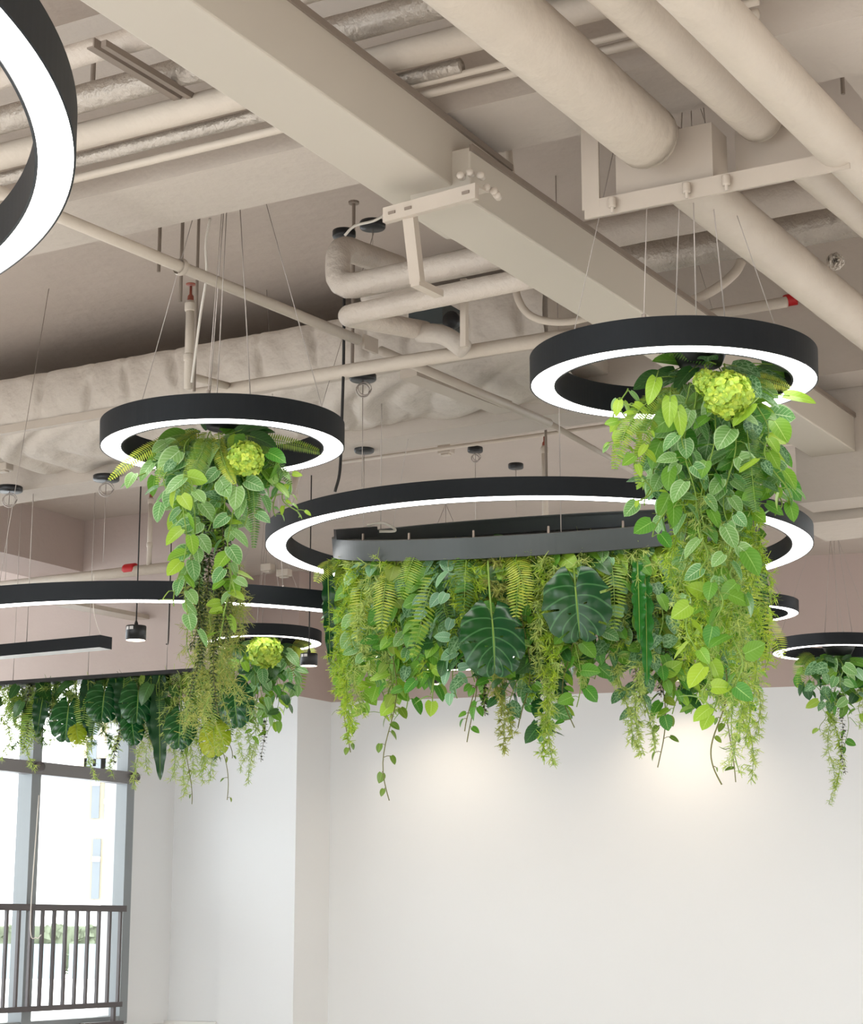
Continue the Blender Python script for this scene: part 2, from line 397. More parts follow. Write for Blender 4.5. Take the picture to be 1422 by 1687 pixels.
# ------------------------------------------------------------------ outside
def outside():
    D = 42.0
    t = empty('office_building', WY(100, 1500, D)); tag(t, 'sunlit white building with tall narrow windows across the street, behind the window', 'building')
    f = MB(); c = WY(60, 1300, D); box(f, (c[0] - 3, D + 1.2, 4), (9, 0, 0), (0, 1, 0), (0, 0, 9)); f.build('facade', M['bldg'], t, False)
    wins = [(147, 160, 1382, 1415, 1481), (168, 187, 1382, 1415, 1481), (147, 160, 1250, 1290, 1348), (168, 188, 1250, 1320, 1348), (140, 155, 1180, 1215, 1262), (175, 195, 1180, 1215, 1265)]
    for x0, x1, y0, ym, y1 in wins:
        ym_ = (y0 + y1) / 2; p0, p1 = WY(x0, y1, D), WY(x1, y0, D); p0[0] = WY(x0, ym_, D)[0]; p1[0] = WY(x1, ym_, D)[0]; cc = (p0 + p1) / 2; hw, hh = (p1 - p0)[0] / 2, (p1 - p0)[2] / 2
        a = MB(); box(a, (cc[0] - .10, D + .15, cc[2]), (hw + .05, 0, 0), (0, .06, 0), (0, 0, hh + .02)); wo = a.build('window', M['bframe'], t, False)
        a = MB(); box(a, (cc[0] + .05, D + .07, cc[2]), (hw, 0, 0), (0, .02, 0), (0, 0, hh)); a.build('window_glass', M['bglass'], wo, False)
        zm = WY(x0, ym, D)[2]
        a = MB(); box(a, (cc[0] + .05, D + .04, zm), (hw, 0, 0), (0, .03, 0), (0, 0, .05)); a.build('window_bar', M['bldg'], wo, False)
    # terrace opposite
    D2 = 30.0
    t = empty('terrace', WY(100, 1600, D2)); tag(t, 'pale blue glass fronted terrace across the street seen through the railing', 'terrace')
    a = MB(); p0, p1 = WY(-60, 1660, D2), WY(200, 1612, D2); box(a, ((p0 + p1) / 2), (4, 0, 0), (0, .3, 0), (0, 0, (p1 - p0)[2] / 2)); a.build('wall', M['bldg'], t, False)
    for i in range(5):
        a = MB(); x0 = -60 + i * 60; p0, p1 = WY(x0, 1612, D2 - .3), WY(x0 + 52, 1555, D2 - .3); p0[0] = WY(x0, 1580, D2)[0]; p1[0] = WY(x0 + 54, 1580, D2)[0]; box(a, (p0 + p1) / 2, ((p1 - p0)[0] / 2, 0, 0), (0, .03, 0), (0, 0, (p1 - p0)[2] / 2)); a.build('glass_panel', M['blueg'], t, False)
    hm = MB(); p0, p1 = WY(-60, 1605, D2 + .5), WY(230, 1515, D2 + .5)
    n = 60
    for i in range(900):
        c = np.array([random.uniform(p0[0], p1[0]), D2 + .5 + random.uniform(-.3, .3), random.uniform(p0[2], p1[2] - .1)])
        r_ = .09; d1 = nrm(np.random.randn(3)) * r_; d2 = nrm(np.cross(d1, np.random.randn(3))) * r_
        hm.add([c - d1, c - d2 * .6, c + d1, c + d2 * .6], [(0, 1, 2, 3)])
    box(hm, ((p0 + p1) / 2), ((p1 - p0)[0] / 2, 0, 0), (0, .2, 0), (0, 0, (p1 - p0)[2] / 2 - .1))
    single('hedge', hm, M['hedge'], 'pale sunlit hedge on the terrace across the street', 'hedge')
outside()
# ------------------------------------------------------------------ ducts
def rduct(name, p, q, wd, ht, label, ends=True, m='duct', z=None):
    """rectangular duct whose bottom centre line runs p -> q"""
    t = empty(name, (p + q) / 2); tag(t, label, 'duct')
    a = MB(); d = nrm(q - p); sd = nrm(np.cross(d, Z))
    bar(a, p + Z * ht / 2, q + Z * ht / 2, wd, ht); o = a.build('duct_body', M[m], t, False)
    bv = o.modifiers.new('b', 'BEVEL'); bv.width = .006; bv.segments = 2
    for s in (-1, 1):
        b = MB(); bar(b, p + sd * s * (wd / 2 + .002) + Z * (ht - .004), q + sd * s * (wd / 2 + .002) + Z * (ht - .004), .012, .02); b.build('top_flange', M['rod'], t, False)
    return t, d, sd
# first length (upper left), from out of frame to the splice
zD = 3.62
l1, l2 = WZ(205, 50, zD), WZ(650, 340, zD); r1, r2 = WZ(300, 0, zD), WZ(711, 282, zD)
d = nrm(l2 - l1); sd = nrm(np.cross(d, Z))
wd = abs((r2 - l2) @ sd)
cen = l2 + sd * np.sign((r2 - l2) @ sd) * wd / 2
e = cen + d * .33; s_ = cen - d * 3.4
rduct('rectangular_duct', s_, e, wd, .20, 'wide beige rectangular duct crossing the upper left of the ceiling')
zE = 3.56
l1, l2 = WZ(683, 358, zE), WZ(964, 530, zE); r1, r2 = WZ(781, 335, zE), WZ(1083, 529, zE)
d2 = nrm(nrm(l2 - l1) + nrm(r2 - r1)); sd2 = nrm(np.cross(d2, Z)); c1 = (l1 + r1) / 2; wd2 = abs((r1 - l1) @ sd2)
c1 = r1 - sd2 * np.sign((r1 - l1) @ sd2) * wd2 / 2
endp = WZ(1380, 748, zE); Ld = (endp - c1) @ d2
c2 = c1 + d2 * Ld
rduct('rectangular_duct', c1 - d2 * .02, c2, wd2, .17, 'narrower beige rectangular duct running on behind the right ring lamp')
# slotted channel under the splice with its hanger
t = empty('strut_channel', WZ(710, 330, zE)); tag(t, 'slotted channel bracket clamped across the joint of the diagonal ducts', 'bracket')
p0, p1 = WZ(634, 356, zE - .03), WZ(786, 315, zE - .03)
a = MB(); bar(a, p0, p1, .02, .045); bar(a, p0 + Z * .02 + U * .03, p1 + Z * .02 + U * .03, .06, .006); a.build('channel', M['steel'], t, False)
for k in (.1, .28, .9): 
    c = p0 + (p1 - p0) * k; a = MB(); bar(a, c - nrm(p1 - p0) * .012 - U * .012, c + nrm(p1 - p0) * .012 - U * .012, .004, .008); a.build('slot', M['rod'], t, False)
a = MB(); pA = WY(675, 352, p0[1] * .6 + p1[1] * .4 + .05); pB = WY(688, 468, pA[1]); bar(a, pA, pB, .03, .035, up=V); bar(a, pB - U * .015, pB + U * .11 + V * .01, .03, .02); a.build('hanger_arm', M['steel'], t, False)
for px, py in ((775, 285), (793, 290), (803, 310), (815, 316), (760, 290), (820, 323)):
    c = WY(px, py, p1[1] + .05); a = MB(); disc(a, c, .012, .02, 8, -U + V * .2); a.build('bolt', M['steel'], t)

# ------------------------------------------------------------------ round pipes
def pipe(p, q, r_, label, m='pipe', name='insulated_pipe', wob=.012, seg=.04, n=24, capend=True, cat='pipe', extra=None):
    a = MB(); P = [p, q]
    tube(a, P, r_, n, wob, True, seg)
    L = np.linalg.norm(np.array(q) - p)
    if capend:
        dd = nrm(np.array(q) - p)
        lathe(a, q, [(r_ * 1.0, -.005), (r_ * .96, r_ * .16), (r_ * .8, r_ * .32), (r_ * .45, r_ * .42), (.0005, r_ * .44)], n, dd)
    return single(name, a, M[m], label, cat, smooth=True)
def ext(p, q, a_, b_):
    d_ = nrm(q - p); return p - d_ * a_, q + d_ * b_
zp = 3.70
p, q = WZ(800, 0, zp), WZ(1066, 226, zp); p, q = ext(p, q, .6, 0)
pipe(p, q, .094, 'thickest beige insulated pipe at top centre, ending in a rounded cuff')
p, q = WZ(1120, 290, zp), WZ(1422, 534, zp); p, q = ext(p, q, .0, 1.2)
pipe(p, q, .078, 'beige insulated pipe continuing from the thick pipe down to the right edge')
a = MB(); p = WZ(1090, 262, zp); disc(a, p, .104, .05, 28, nrm(q - p)); single('pipe_collar', a, M['wrap'], 'ridged collar of wrap at the end of the thickest pipe', 'collar', smooth=True)
zp2 = 3.76
p, q = WZ(1038, 0, zp2), WZ(1252, 196, zp2); p, q = ext(p, q, .6, 0)
pipe(p, q, .069, 'middle of the three big pipes top right, ending above the angle bracket')
p, q = WZ(1300, 246, zp2), WZ(1422, 352, zp2); p, q = ext(p, q, .0, 1.2)
pipe(p, q, .060, 'beige pipe emerging below the angle bracket, under the outermost right pipe')
zp3 = 3.6
p, q = WZ(1152, 0, zp3), WZ(1422, 279, zp3); p, q = ext(p, q, .6, 1.0)
pipe(p, q, .068, 'outermost right of the big insulated pipes, running off the right edge')
# angle iron frame
zf = 3.55
t = empty('angle_bracket_frame', WZ(1000, 345, zf)); tag(t, 'beige angle iron frame carrying the big pipes top right', 'bracket')
p0, p1 = WZ(964, 347, zf), WZ(1400, 262, zf)
a = MB(); bar(a, p0, p1, .008, .055); bar(a, p0 + Z * .026 + U * .03, p1 + Z * .026 + U * .03, .06, .006); a.build('cross_angle', M['steel'], t, False)
a = MB(); bar(a, p0, p0 + Z * .62, .008, .055, up=V, drop=.02); bar(a, p0 + U * .03, p0 + U * .03 + Z * .62, .06, .006, up=V); a.build('upright', M['steel'], t, False)
for k in (.12, .41, .56):
    c = p0 + (p1 - p0) * k - U * .02; a = MB(); disc(a, c, .012, .03, 6, Z); lathe(a, c - Z * .03, [(.0005, 0), (.005, 0), (.005, .03)], 6); a.build('bolt', M['steel'], t)
a = MB(); c = WZ(1080, 268, 3.64) + U * .12; box(a, c + Z * .03, V * .15, U * .06, Z * .085); single('pipe_saddle', a, M['steel'], 'square saddle block between the thickest pipe and the angle frame', 'bracket')
a = MB(); c = WZ(1265, 232, 3.68) + U * .14; box(a, c + Z * .02, V * .13, U * .05, Z * .07); single('pipe_saddle', a, M['steel'], 'square saddle block under the end of the middle big pipe', 'bracket')

# service pipes running across the upper left (B direction)
def bpipe(x, y, x2, y2, z, r_, label, m='pipe', wob=.01, **k):
    p = WZ(x, y, z); u_ = uv(p)[0]; q = WU(x2, y2, u_); q[2] = z
    return pipe(p, q, r_, label, m, wob=wob, capend=False, **k)
bpipe(-260, 200, 1250, -200, 4.02, .036, 'wrinkled wrapped pipe nearest the top edge, crossing above the wide duct', 'wrap', wob=.03)
bpipe(-260, 268, 1250, -117, 4.0, .043, 'second wrinkled pipe from the top edge, with crumpled foil patches', 'foil', wob=.03)
bpipe(-260, 325, 1250, -45, 3.93, .042, 'smooth light pipe crossing above the wide duct, third from the top edge', 'pipe')
bpipe(-260, 360, 760, 112, 3.89, .022, 'foil wrapped narrow pipe with strap joints, left of the wide duct', 'foil', wob=.06)
bpipe(-260, 387, 1250, 20, 3.86, .014, 'slim beige pipe beside the foil wrapped pipe, left of the wide duct', 'pipe', wob=0)
bpipe(500, 186, 1250, 2, 3.87, .010, 'slimmest conduit of the pipe bundle right of the wide duct', 'pipe', wob=0)
# threaded rods
def rod(x, y0, y1, Y, label, r_=.007, m='rod', plate=True, name='threaded_rod'):
    p, q = WY(x, y0, Y), WY(x, y1, Y); q = np.array([p[0], p[1], q[2]]); a = MB(); tube(a, [p, q], r_, 8)
    if plate: disc(a, p, .022, .01, 10)
    return single(name, a, M[m], label, 'rod')
rod(265, 333, 448, 6.9, 'short threaded rod left of the sprinkler pipe hanger, hanging free')
rod(301, 365, 497, 6.9, 'threaded rod that carries the clamp of the diagonal sprinkler pipe', plate=False)
rod(583, 334, 610, 7.2, 'long thin rod hanging beside the elbow of the copper line bundle')
rod(1385, 68, 155, 5.6, 'short rod hanging free in the top right corner')
rod(780, 140, 300, 5.7, 'thin rod dropping onto the joint of the diagonal ducts', plate=False)
rod(328, 345, 645, 7.0, 'thin rod standing beside the red-tipped sprinkler riser', plate=False, r_=.006)
rod(648, -10, 32, 6.2, 'rod between the top pipes, right of the wide duct', plate=False, r_=.006)
rod(155, 80, 142, 5.6, 'short rod under the angle iron at upper left', plate=False, r_=.008)
# steel angle upper left
a = MB(); p, q = WZ(148, 78, 3.95), WZ(312, 176, 3.95); bar(a, p, q, .022, .005); bar(a, p + V * .013 + Z * .012, q + V * .013 + Z * .012, .005, .03); bar(a, p + V * .05, q + V * .05, .018, .02); single('steel_angle', a, M['rod'], 'short steel angle hanging below the pipes, left of the wide duct', 'bracket')
# copper line bundle with elbows
def bundle():
    Yb = 6.35
    z1 = WY(555, 475, Yb)[2]
    uA = uv(WY(640, 462, Yb))[0]
    def P(x, y, du=0.): return WU(x, y, uA + du)
    r_ = .046
    a = MB(); tube(a, rounded_path([P(655, 440, .5), P(557, 405, .06), P(557, 476), P(890, 408)], .075, 8), r_, 20, .02, True, .03)
    single('insulated_pipe', a, M['wrap'], 'wrapped pipe bent into a square elbow, left of the duct joint', 'pipe', smooth=True)
    a = MB(); tube(a, rounded_path([P(700, 545, .55), P(574, 522, .05), P(574, 519, -.02), P(960, 440, -.02)], .03, 6), r_ * .8, 20, .02, True, .03)
    single('insulated_pipe', a, M['wrap'], 'lower wrapped pipe with a rounded end, passing below the square elbow', 'pipe', smooth=True)
    a = MB(); tube(a, [P(690, 448, .3), P(880, 405, .3)], r_, 18, .02, True, .03)
    single('insulated_pipe', a, M['foil'], 'foil seamed pipe behind the hanger arm, under the diagonal duct', 'pipe', smooth=True)
    a = MB(); tube(a, [P(600, 492, .25), P(700, 470, .25)], r_ * .6, 14, .02, True, .03)
    single('insulated_pipe', a, M['wrap'], 'short thin wrapped pipe squeezed between the two elbow pipes', 'pipe', smooth=True)
    a = MB(); tube(a, arc([P(690, 548, .5), P(730, 552, .5), P(765, 575, .5)]), r_ * .8, 14, .04, True, .03)
    single('insulated_pipe', a, M['quilt'], 'kinked insulated pipe bend under the lower elbow pipe', 'pipe', smooth=True)
    t = empty('fan_coil_unit', P(725, 520, .6)); tag(t, 'dark fan unit half hidden behind the lower wrapped pipe', 'air unit')
    b = MB(); box(b, P(722, 530, .75), V * .075, U * .10, Z * .045); b.build('housing', M['dkgrey'], t, False)
    b = MB(); disc(b, P(745, 528, .62), .035, .03, 16, -U); b.build('port', M['blackp'], t)
    b = MB(); bar(b, P(765, 460, .12), P(765, 572, .12), .022, .022, up=V); single('hanger_strap', b, M['steel'], 'flat hanger strap ending in a wire tie on the long cross pipe', 'bracket')
bundle()
# flexible conduits
def flex(pts, Y, r_, label, m='pipe'):
    P = arc([WY(x, y, Y + (dy if len(q_) else 0)) for x, y, *q_ in pts for dy in [q_[0] if q_ else 0]], 10)
    a = MB(); tube(a, P, r_, 12); return single('flexible_conduit', a, M[m], label, 'conduit', smooth=True)
flex([(738, 262), (775, 258), (815, 243), (850, 213), (872, 185), (885, 165)], 5.75, .012, 'curved conduit rising from the end of the wide duct')
flex([(838, 240), (840, 270), (846, 306)], 5.9, .012, 'short upright conduit beside the curved one over the duct joint')
flex([(848, 462), (853, 490), (868, 515), (895, 528), (935, 530), (975, 522)], 6.6, .014, 'curved conduit dipping under the diagonal duct, left of the right ring lamp')
flex([(1090, 505), (1140, 495), (1180, 475), (1210, 450), (1222, 430)], 6.9, .019, 'curved conduit swinging up behind the right ring lamp')
# straight pipes under the right bay
bpipe(960, 392, 1500, 262, 4.1, .06, 'wrapped pipe passing below the angle frame, right side', 'wrap', wob=.03)
bpipe(985, 440, 1500, 318, 4.1, .065, 'shiny foil wrapped pipe behind the curved conduit, right side', 'foil', wob=.03)
bpipe(1110, 528, 1296, 494, 3.95, .022, 'slim pipe with red band above the right ring lamp', 'pipe', wob=0)
def band(x, y, Y, r_, L, ax, label):
    a = MB(); disc(a, WY(x, y, Y), r_, L, 18, ax); single('red_pipe_band', a, M['red'], label, 'pipe coupling', smooth=True)
band(1303, 494, 8.05, .027, .06, V, 'red coupling on the slim pipe behind the thick pipe, right side')
band(765, 68, 5.55, .046, .08, V, 'bright red coupling beside the thickest pipe, top centre')
band(215, 938, float(WU(215, 938, uv(WY(-20, 968, 13.25))[0])[1]), .04, .09, V, 'small faded red band on the far pipe, left side')
# crumpled foil ball hanging at right
a = MB(); c = WY(1377, 430, 6.2); nlat = 10
for i in range(26):
    tube(a, arc([c + nrm(np.random.randn(3)) * .028 for _ in range(4)], 5), .004, 5)
single('wire_tangle', a, M['foil'], 'crumpled clear wire tangle on the pipe at the right edge', 'wire')

# sprinkler network
def spr():
    zs = 3.75
    a = MB(); p, q = WZ(100, 358, zs), WZ(590, 560, zs); tube(a, [ext(p, q, .4, 0)[0], q], .021, 14)
    single('sprinkler_pipe', a, M['pipe'], 'thin diagonal sprinkler pipe from the near left ring to the perforated plate', 'pipe', smooth=True)
    a = MB(); c = WZ(610, 567, zs); _d = nrm(WZ(590, 560, zs) - WZ(100, 358, zs)); _q = Z * .8 + _d * .2; box(a, c, _d * .045, nrm(np.cross(_d, Z)) * .006, Z * .03); [disc(a, c + _d * ex - np.cross(_d, Z) * .008 + Z * ez, .005, .008, 8, np.cross(_d, Z)) for ex in (-.028, .028) for ez in (-.014, .014)]; single('perforated_plate', a, M['steel'], 'square perforated joint plate on the diagonal sprinkler pipe', 'bracket')
    a = MB(); p2 = WZ(628, 578, zs); q2 = WZ(905, 697, zs); tube(a, [p2, q2], .02, 14)
    q3 = WZ(1075, 795, zs); tube(a, [q2, q3], .014, 10)
    single('sprinkler_pipe', a, M['steel'], 'thin diagonal pipe from the perforated plate down behind the large ring', 'pipe', smooth=True)
    a = MB(); p, q = WZ(325, 650, 3.62), WZ(990, 545, 3.62); tube(a, [p, q], .027, 14)
    single('sprinkler_pipe', a, M['pipe'], 'long straight cross pipe behind the left ring lamp', 'pipe', smooth=True)
    # risers
    def riser(x, y0, y1, Y, r_, label, branch=None):
        t = empty('sprinkler_riser', WY(x, y1, Y)); tag(t, label, 'sprinkler')
        x0 = WY(x, y0, Y); x1 = WY(x, y1, Y); x1 = np.array([x0[0], x0[1], x1[2]])
        b = MB(); tube(b, [x0, x1], r_, 14); disc(b, x0 - Z * r_ * 1.5, r_ * 1.3, r_ * 2, 14); disc(b, x0 * .35 + x1 * .65, r_ * 1.25, r_ * 1.6, 14); b.build('riser_pipe', M['pipe'], t)
        b = MB(); h = r_ * 4; lathe(b, x0, [(r_ * .8, 0), (r_ * .7, h * .3), (r_ * .35, h * .4), (r_ * .3, h * .9), (.0005, h * .9)], 10); disc(b, x0 + Z * h, r_ * 1.2, r_ * .25, 12); b.build('sprinkler_head', M['brass'], t)
        if branch is not None:
            b = MB(); tube(b, [x1 + Z * r_ * 3, branch], r_ * .9, 12); b.build('branch_pipe', M['pipe'], t)
    riser(314, 496, 640, 7.1, .017, 'beige sprinkler riser with red head above the left ring lamp', WY(376, 636, 7.4))
    riser(249, 820, 940, float(WU(249, 935, uv(WY(-20, 968, 13.25))[0])[1]), .017, 'far sprinkler riser at left, below the left ring lamp, beside the black cord')
    riser(897, 735, 850, 11.0, .018, 'sprinkler riser behind the near edge of the large ring lamp')
    riser(486, 770, 845, 12.0, .022, 'plain riser pipe between the left ring lamp and the large ring lamp')
    for x, y, Y in ((597, 440, 6.9), (897, 700, 9.4)):
        pass
    a = MB(); c = WZ(298, 440, zs); lathe(a, c, [(.028, -.012), (.032, 0), (.028, .012)], 14, nrm(WZ(590, 560, zs) - WZ(100, 358, zs))); single('pipe_clamp', a, M['steel'], 'small clamp holding the diagonal sprinkler pipe to its rod', 'clamp', smooth=True)
    rod(899, 690, 790, 9.3, 'rod holding the thin diagonal pipe, above the large ring lamp', plate=False)
spr()
# insulated flat duct with quilted side and sagging underside
def quilt_duct():
    Yc = 8.8
    u0 = uv(WY(350, 650, Yc))[0]; zb_ = float(WY(350, 650, Yc)[2]); zt_ = float(WY(350, 563, Yc)[2])
    u1_ = uv(WZ(350, 742, zb_))[0]
    v0_, v1_ = -8.5, uv(WU(900, 560, u0))[1]
    t = empty('insulated_duct', pt(u0, (v0_ + v1_) / 2, zb_)); tag(t, 'broad duct wrapped in tufted pale insulation cloth, behind the left ring lamp', 'duct')
    vL = uv(WU(-40, 650, u0))[1]
    nv = 240; nz = 18; v1q = v1_
    vs = []; F = []; uvs = []
    tufts = [(vL + .18 + k * .27 + random.uniform(-.04, .04), random.uniform(.42, .58)) for k in range(int((v1q - vL) / .27))]
    for i in range(nv + 1):
        v_ = vL + (v1q - vL) * i / nv
        for j in range(nz + 1):
            s = j / nz; bulge = .03 * math.sin(math.pi * s) ** .6
            for tv, ts in tufts:
                dv = v_ - tv + .05 * (s - ts) * math.sin(tv * 40)
                if abs(dv) < .12:
                    g = math.exp(-(dv / .02) ** 2) * math.exp(-((s - ts) / .3) ** 2)
                    bulge -= .03 * g + .012 * math.exp(-(dv / .012) ** 2) * abs(math.sin(9 * s + tv * 9))
            vs.append(pt(u0 - bulge - .004 * math.sin(v_ * 31 + s * 5), v_, zb_ + s * (zt_ - zb_)))
            uvs.append((i / nv, s))
    for i in range(nv):
        for j in range(nz):
            a_ = i * (nz + 1) + j; F.append((a_, a_ + 1, a_ + nz + 2, a_ + nz + 1))
    a = MB(); a.add(vs, F, uvs)
    a.build('tufted_side', M['quilt'], t)
    nu = 46; nv = 220; vs = []; F = []
    rs = np.random.RandomState(3); ph = rs.rand(12) * 6.28
    for i in range(nv + 1):
        v_ = vL + (v1q - vL) * i / nv
        for j in range(nu + 1):
            s = j / nu; uu = u0 + (u1_ - u0) * s
            sag = .05 * math.sin(math.pi * s) ** .5
            w1 = v_ * 6.5 + uu * 4.5 + .8 * math.sin(v_ * 3.1 + ph[0]) + .5 * math.sin(uu * 9 + ph[1])
            fold = abs(math.sin(w1 * 1.1)) ** .5 * .03 + .012 * math.sin(w1 * 5.3 + 2 * math.sin(uu * 7 + v_ * 3)) * math.sin(v_ * 2.3 + uu * 5) + .026 * abs(math.sin(w1 * 2.3 + 1.3 * math.sin(uu * 6 + v_ * 2 + ph[2]))) ** .7
            vs.append(pt(uu, v_, zb_ - sag - (fold * math.sin(math.pi * min(1, s * 1.0 + .04)) ** .5)))
    for i in range(nv):
        for j in range(nu):
            a_ = i * (nu + 1) + j; F.append((a_, a_ + nu + 1, a_ + nu + 2, a_ + 1))
    a = MB(); a.add(vs, F); a.build('sagging_underside', M['quilt'], t)
    a = MB(); ubox(a, u0 + .02, u1_, v0_, v1q, zb_ + .01, zt_ - .01); a.build('duct_core', M['quilt'], t, False)
    a = MB(); ubox(a, u0 - .02, u0 + .02, v0_, v1q, zb_ - .03, zb_ + .012); a.build('edge_strip', M['steel'], t, False)
    # flat unpainted bay right of the cloth, with two thin steel angles
    a = MB(); p, q = WZ(690, 600, zb_ - .03), WZ(905, 742, zb_ - .03)
quilt_duct()
a = MB(); p, q = WZ(673, 612, 3.8), WZ(830, 672, 3.8); bar(a, p, q, .09, .05); single('cable_tray', a, M['steel'], 'pale flat cable tray right of the sagging insulation cloth', 'tray')
# dark wall-side conduit lines near the far end
def thinline(x, y, x2, y2, Y, label, r_=.012, m='pipe'):
    p = WY(x, y, Y); u_ = uv(p)[0]; q = WU(x2, y2, u_); q[2] = p[2] + (q[2] - p[2]) * .0 if False else q[2]
    a = MB(); tube(a, [p, q], r_, 10); single('wall_conduit', a, M[m], label, 'conduit', smooth=True)
thinline(560, 762, 1010, 700, 10.9, 'thin conduit running past the junction box above the large ring', .011)
thinline(-20, 968, 300, 932, 13.25, 'pale far pipe with a red band, just above the big left ring', .035)
thinline(905, 762, 1422, 722, 12.5, 'faint conduit line high on the far right soffit', .012)
# far right bay soffit panels
def soffit(xn, yn, Yn, x2, h, dz, label=None):
    pass
# far soffit pieces above the back wall
p = WY(1240, 905, 13.6); uq, vq = uv(p)
mb = MB(); ubox(mb, uq, uq + .5, -1.0, 9, float(p[2]) - .0, ZS); struct('ceiling_beam', mb, M['beam'])
p = WY(1300, 985, 14.6); uq, vq = uv(p)
mb = MB(); ubox(mb, uq, uq + .2, 1.2, 9, float(p[2]), float(p[2]) + .16); struct('trim_3', mb, M['beam'])
# diagonal soffit at far left, over the pendant spot
a = MB(); p, q = WY(108, 994, 13.0), WY(315, 1034, 14.4); bar(a, p, q, .16, .03); single('cable_tray', a, M['steel'], 'pale diagonal tray on the far wall above the pendant spotlight', 'tray')

# ceiling roses, boxes
def rose(x, y, Y, label, r_=.055, loop=True, drop=.5):
    t = empty('ceiling_rose', WY(x, y, Y)); tag(t, label, 'ceiling rose', 'black ceiling roses')
    c = WY(x, y, Y); a = MB(); disc(a, c, r_, .028, 20); a.build('rose_cover', M['blackp'], t)
    if loop:
        a = MB(); rr = r_ * .5; cc = c - Z * (rr + .03)
        pts = [cc + rr * (math.cos(k / 14 * 6.283) * np.array([1, .15, 0]) + math.sin(k / 14 * 6.283) * Z) for k in range(15)]
        tube(a, pts, .004, 6); tube(a, [q + np.array([.008, -.01, .006]) for q in pts], .003, 6); a.build('coiled_wire', M['wire'], t)
    a = MB(); tube(a, [c, c - Z * drop], .0018, 5); a.build('suspension_wire', M['wire'], t)
rose(598, 622, 8.2, 'black ceiling rose with wire coil against the sagging insulation cloth', .06)
rose(600, 741, 9.3, 'black ceiling rose left of the junction box, over the large ring lamp', .05, False)
rose(783, 741, 10.8, 'black ceiling rose with a coiled wire, right of the junction box', .045)
rose(850, 768, 10.9, 'black ceiling rose lowest above the large ring, left of the riser', .045, False)
rose(16, 806, 10.1, 'black ceiling rose with wire loop at the far left edge', .07)
rose(175, 788, 9.85, 'black ceiling rose touching the fern tip of the left lamp', .07, True, .45)
rose(567, 386, 6.95, 'black ceiling rose behind the top of the square elbow pipe', .045, False, .1)
rose(614, 371, 6.95, 'black ceiling rose half hidden by the slotted channel', .05, False, .1)
def jbox(x, y, Y, w_, h_, label):
    a = MB(); c = WY(x, y, Y); box(a, c, V * w_ / 2, U * .03, Z * h_ / 2); box(a, c - Z * h_ * .6, V * w_ * .3, U * .02, Z * h_ * .12)
    o = single('junction_box', a, M['steel'], label, 'electrical box'); bv = o.modifiers.new('b', 'BEVEL'); bv.width = .005; bv.segments = 2
jbox(735, 741, 10.7, .085, .05, 'beige junction box on the conduit above the large ring')
jbox(6, 770, 10.0, .09, .04, 'small grey box at the left edge under the insulated duct')
jbox(441, 935, 13.4, .09, .05, 'small beige box left of the large ring, behind its edge')
jbox(468, 944, 13.4, .10, .05, 'second small beige box beside the large ring edge')

# ------------------------------------------------------------------ ring lamps
def frame_of(n):
    n = nrm(n); a = nrm(np.cross([0, 1, 0], n)); return n, a, np.cross(n, a)
def ring_lamp(name, c, R_, tilt, label, wst=.066, h=.085, cables=(), top=None, group=None, nseg=160, wiremat='wire', span=None):
    c = np.array(c, float); n, a, b = frame_of((tilt[0], tilt[1], 1))
    t = empty(name, c); tag(t, label, 'ring lamp', group)
    Ri = R_ - wst - .008
    m = MB(); lathe_frame(m, c, n, [(R_ - .004, -.0), (R_, .001), (R_ + .001, h), (Ri - .004, h), (Ri - .003, .001), (Ri + .003, .0), (Ri + .003, .004), (R_ - .004, .004), (R_ - .004, 0)], nseg, span)
    m.build('ring_housing', M['black'], t, False)
    m = MB(); lathe_frame(m, c, n, [(Ri + .003, .003), (Ri + .010, .0005), (R_ - .010, .0005), (R_ - .004, .003)], nseg, span); m.build('light_strip', M['strip'], t)
    for th, tp in cables:
        p = c + R_ * .98 * (math.cos(th) * a + math.sin(th) * b) + n * h
        m = MB(); tube(m, [p, np.array(tp)], .0016, 5); disc(m, p, .007, .02, 8); m.build('suspension_cable', M[wiremat], t)
    return t
def lathe_frame(mb, c, n, prof, seg, span=None):
    n, a, b = frame_of(n); vs = []; k = len(prof)
    for i in range(seg):
        t = 2 * math.pi * i / seg if span is None else span[0] + (span[1] - span[0]) * i / (seg - 1)
        d = math.cos(t) * a + math.sin(t) * b
        for r_, z_ in prof: vs.append(c + d * r_ + n * z_)
    fs = []
    for i in range(seg if span is None else seg - 1):
        i2 = (i + 1) % seg
        for j in range(k - 1): fs.append((i * k + j, i * k + j + 1, i2 * k + j + 1, i2 * k + j))
    if span is not None and k > 5: fs.append(tuple(range(k - 1))[::-1]); fs.append(tuple((seg - 1) * k + j for j in range(k - 1)))
    mb.add(vs, fs)
C1 = np.array((-.721, 6.41, 3.12)); C2 = np.array((.71, 5.414, 3.061)); C3 = np.array((.468, 8.295, 3.132))
C5 = np.array((-1.204, 13.515, 3.485)); C0 = np.array((-2.68, 3.03, 2.89)); C4 = np.array((-1.33, 9.82, 2.918))
C6 = np.array((2.85, 13.5, 3.417))
def topz(c, z=ZS): return (c[0], c[1], z)
ring_lamp('ring_pendant_lamp', C1, .42, (-.015, -.01), 'medium black ring lamp at left with glowing underside and trailing plants', cables=[(a_, topz(C1)) for a_ in (.5, 2.6, 4.7)])
ring_lamp('ring_pendant_lamp', C2, .42, (.006, -.018), 'medium black ring lamp at upper right with hydrangea and trailing plants', cables=[(a_, (C2[0], C2[1] + .2, ZS)) for a_ in (.4, 2.4, 4.4)])
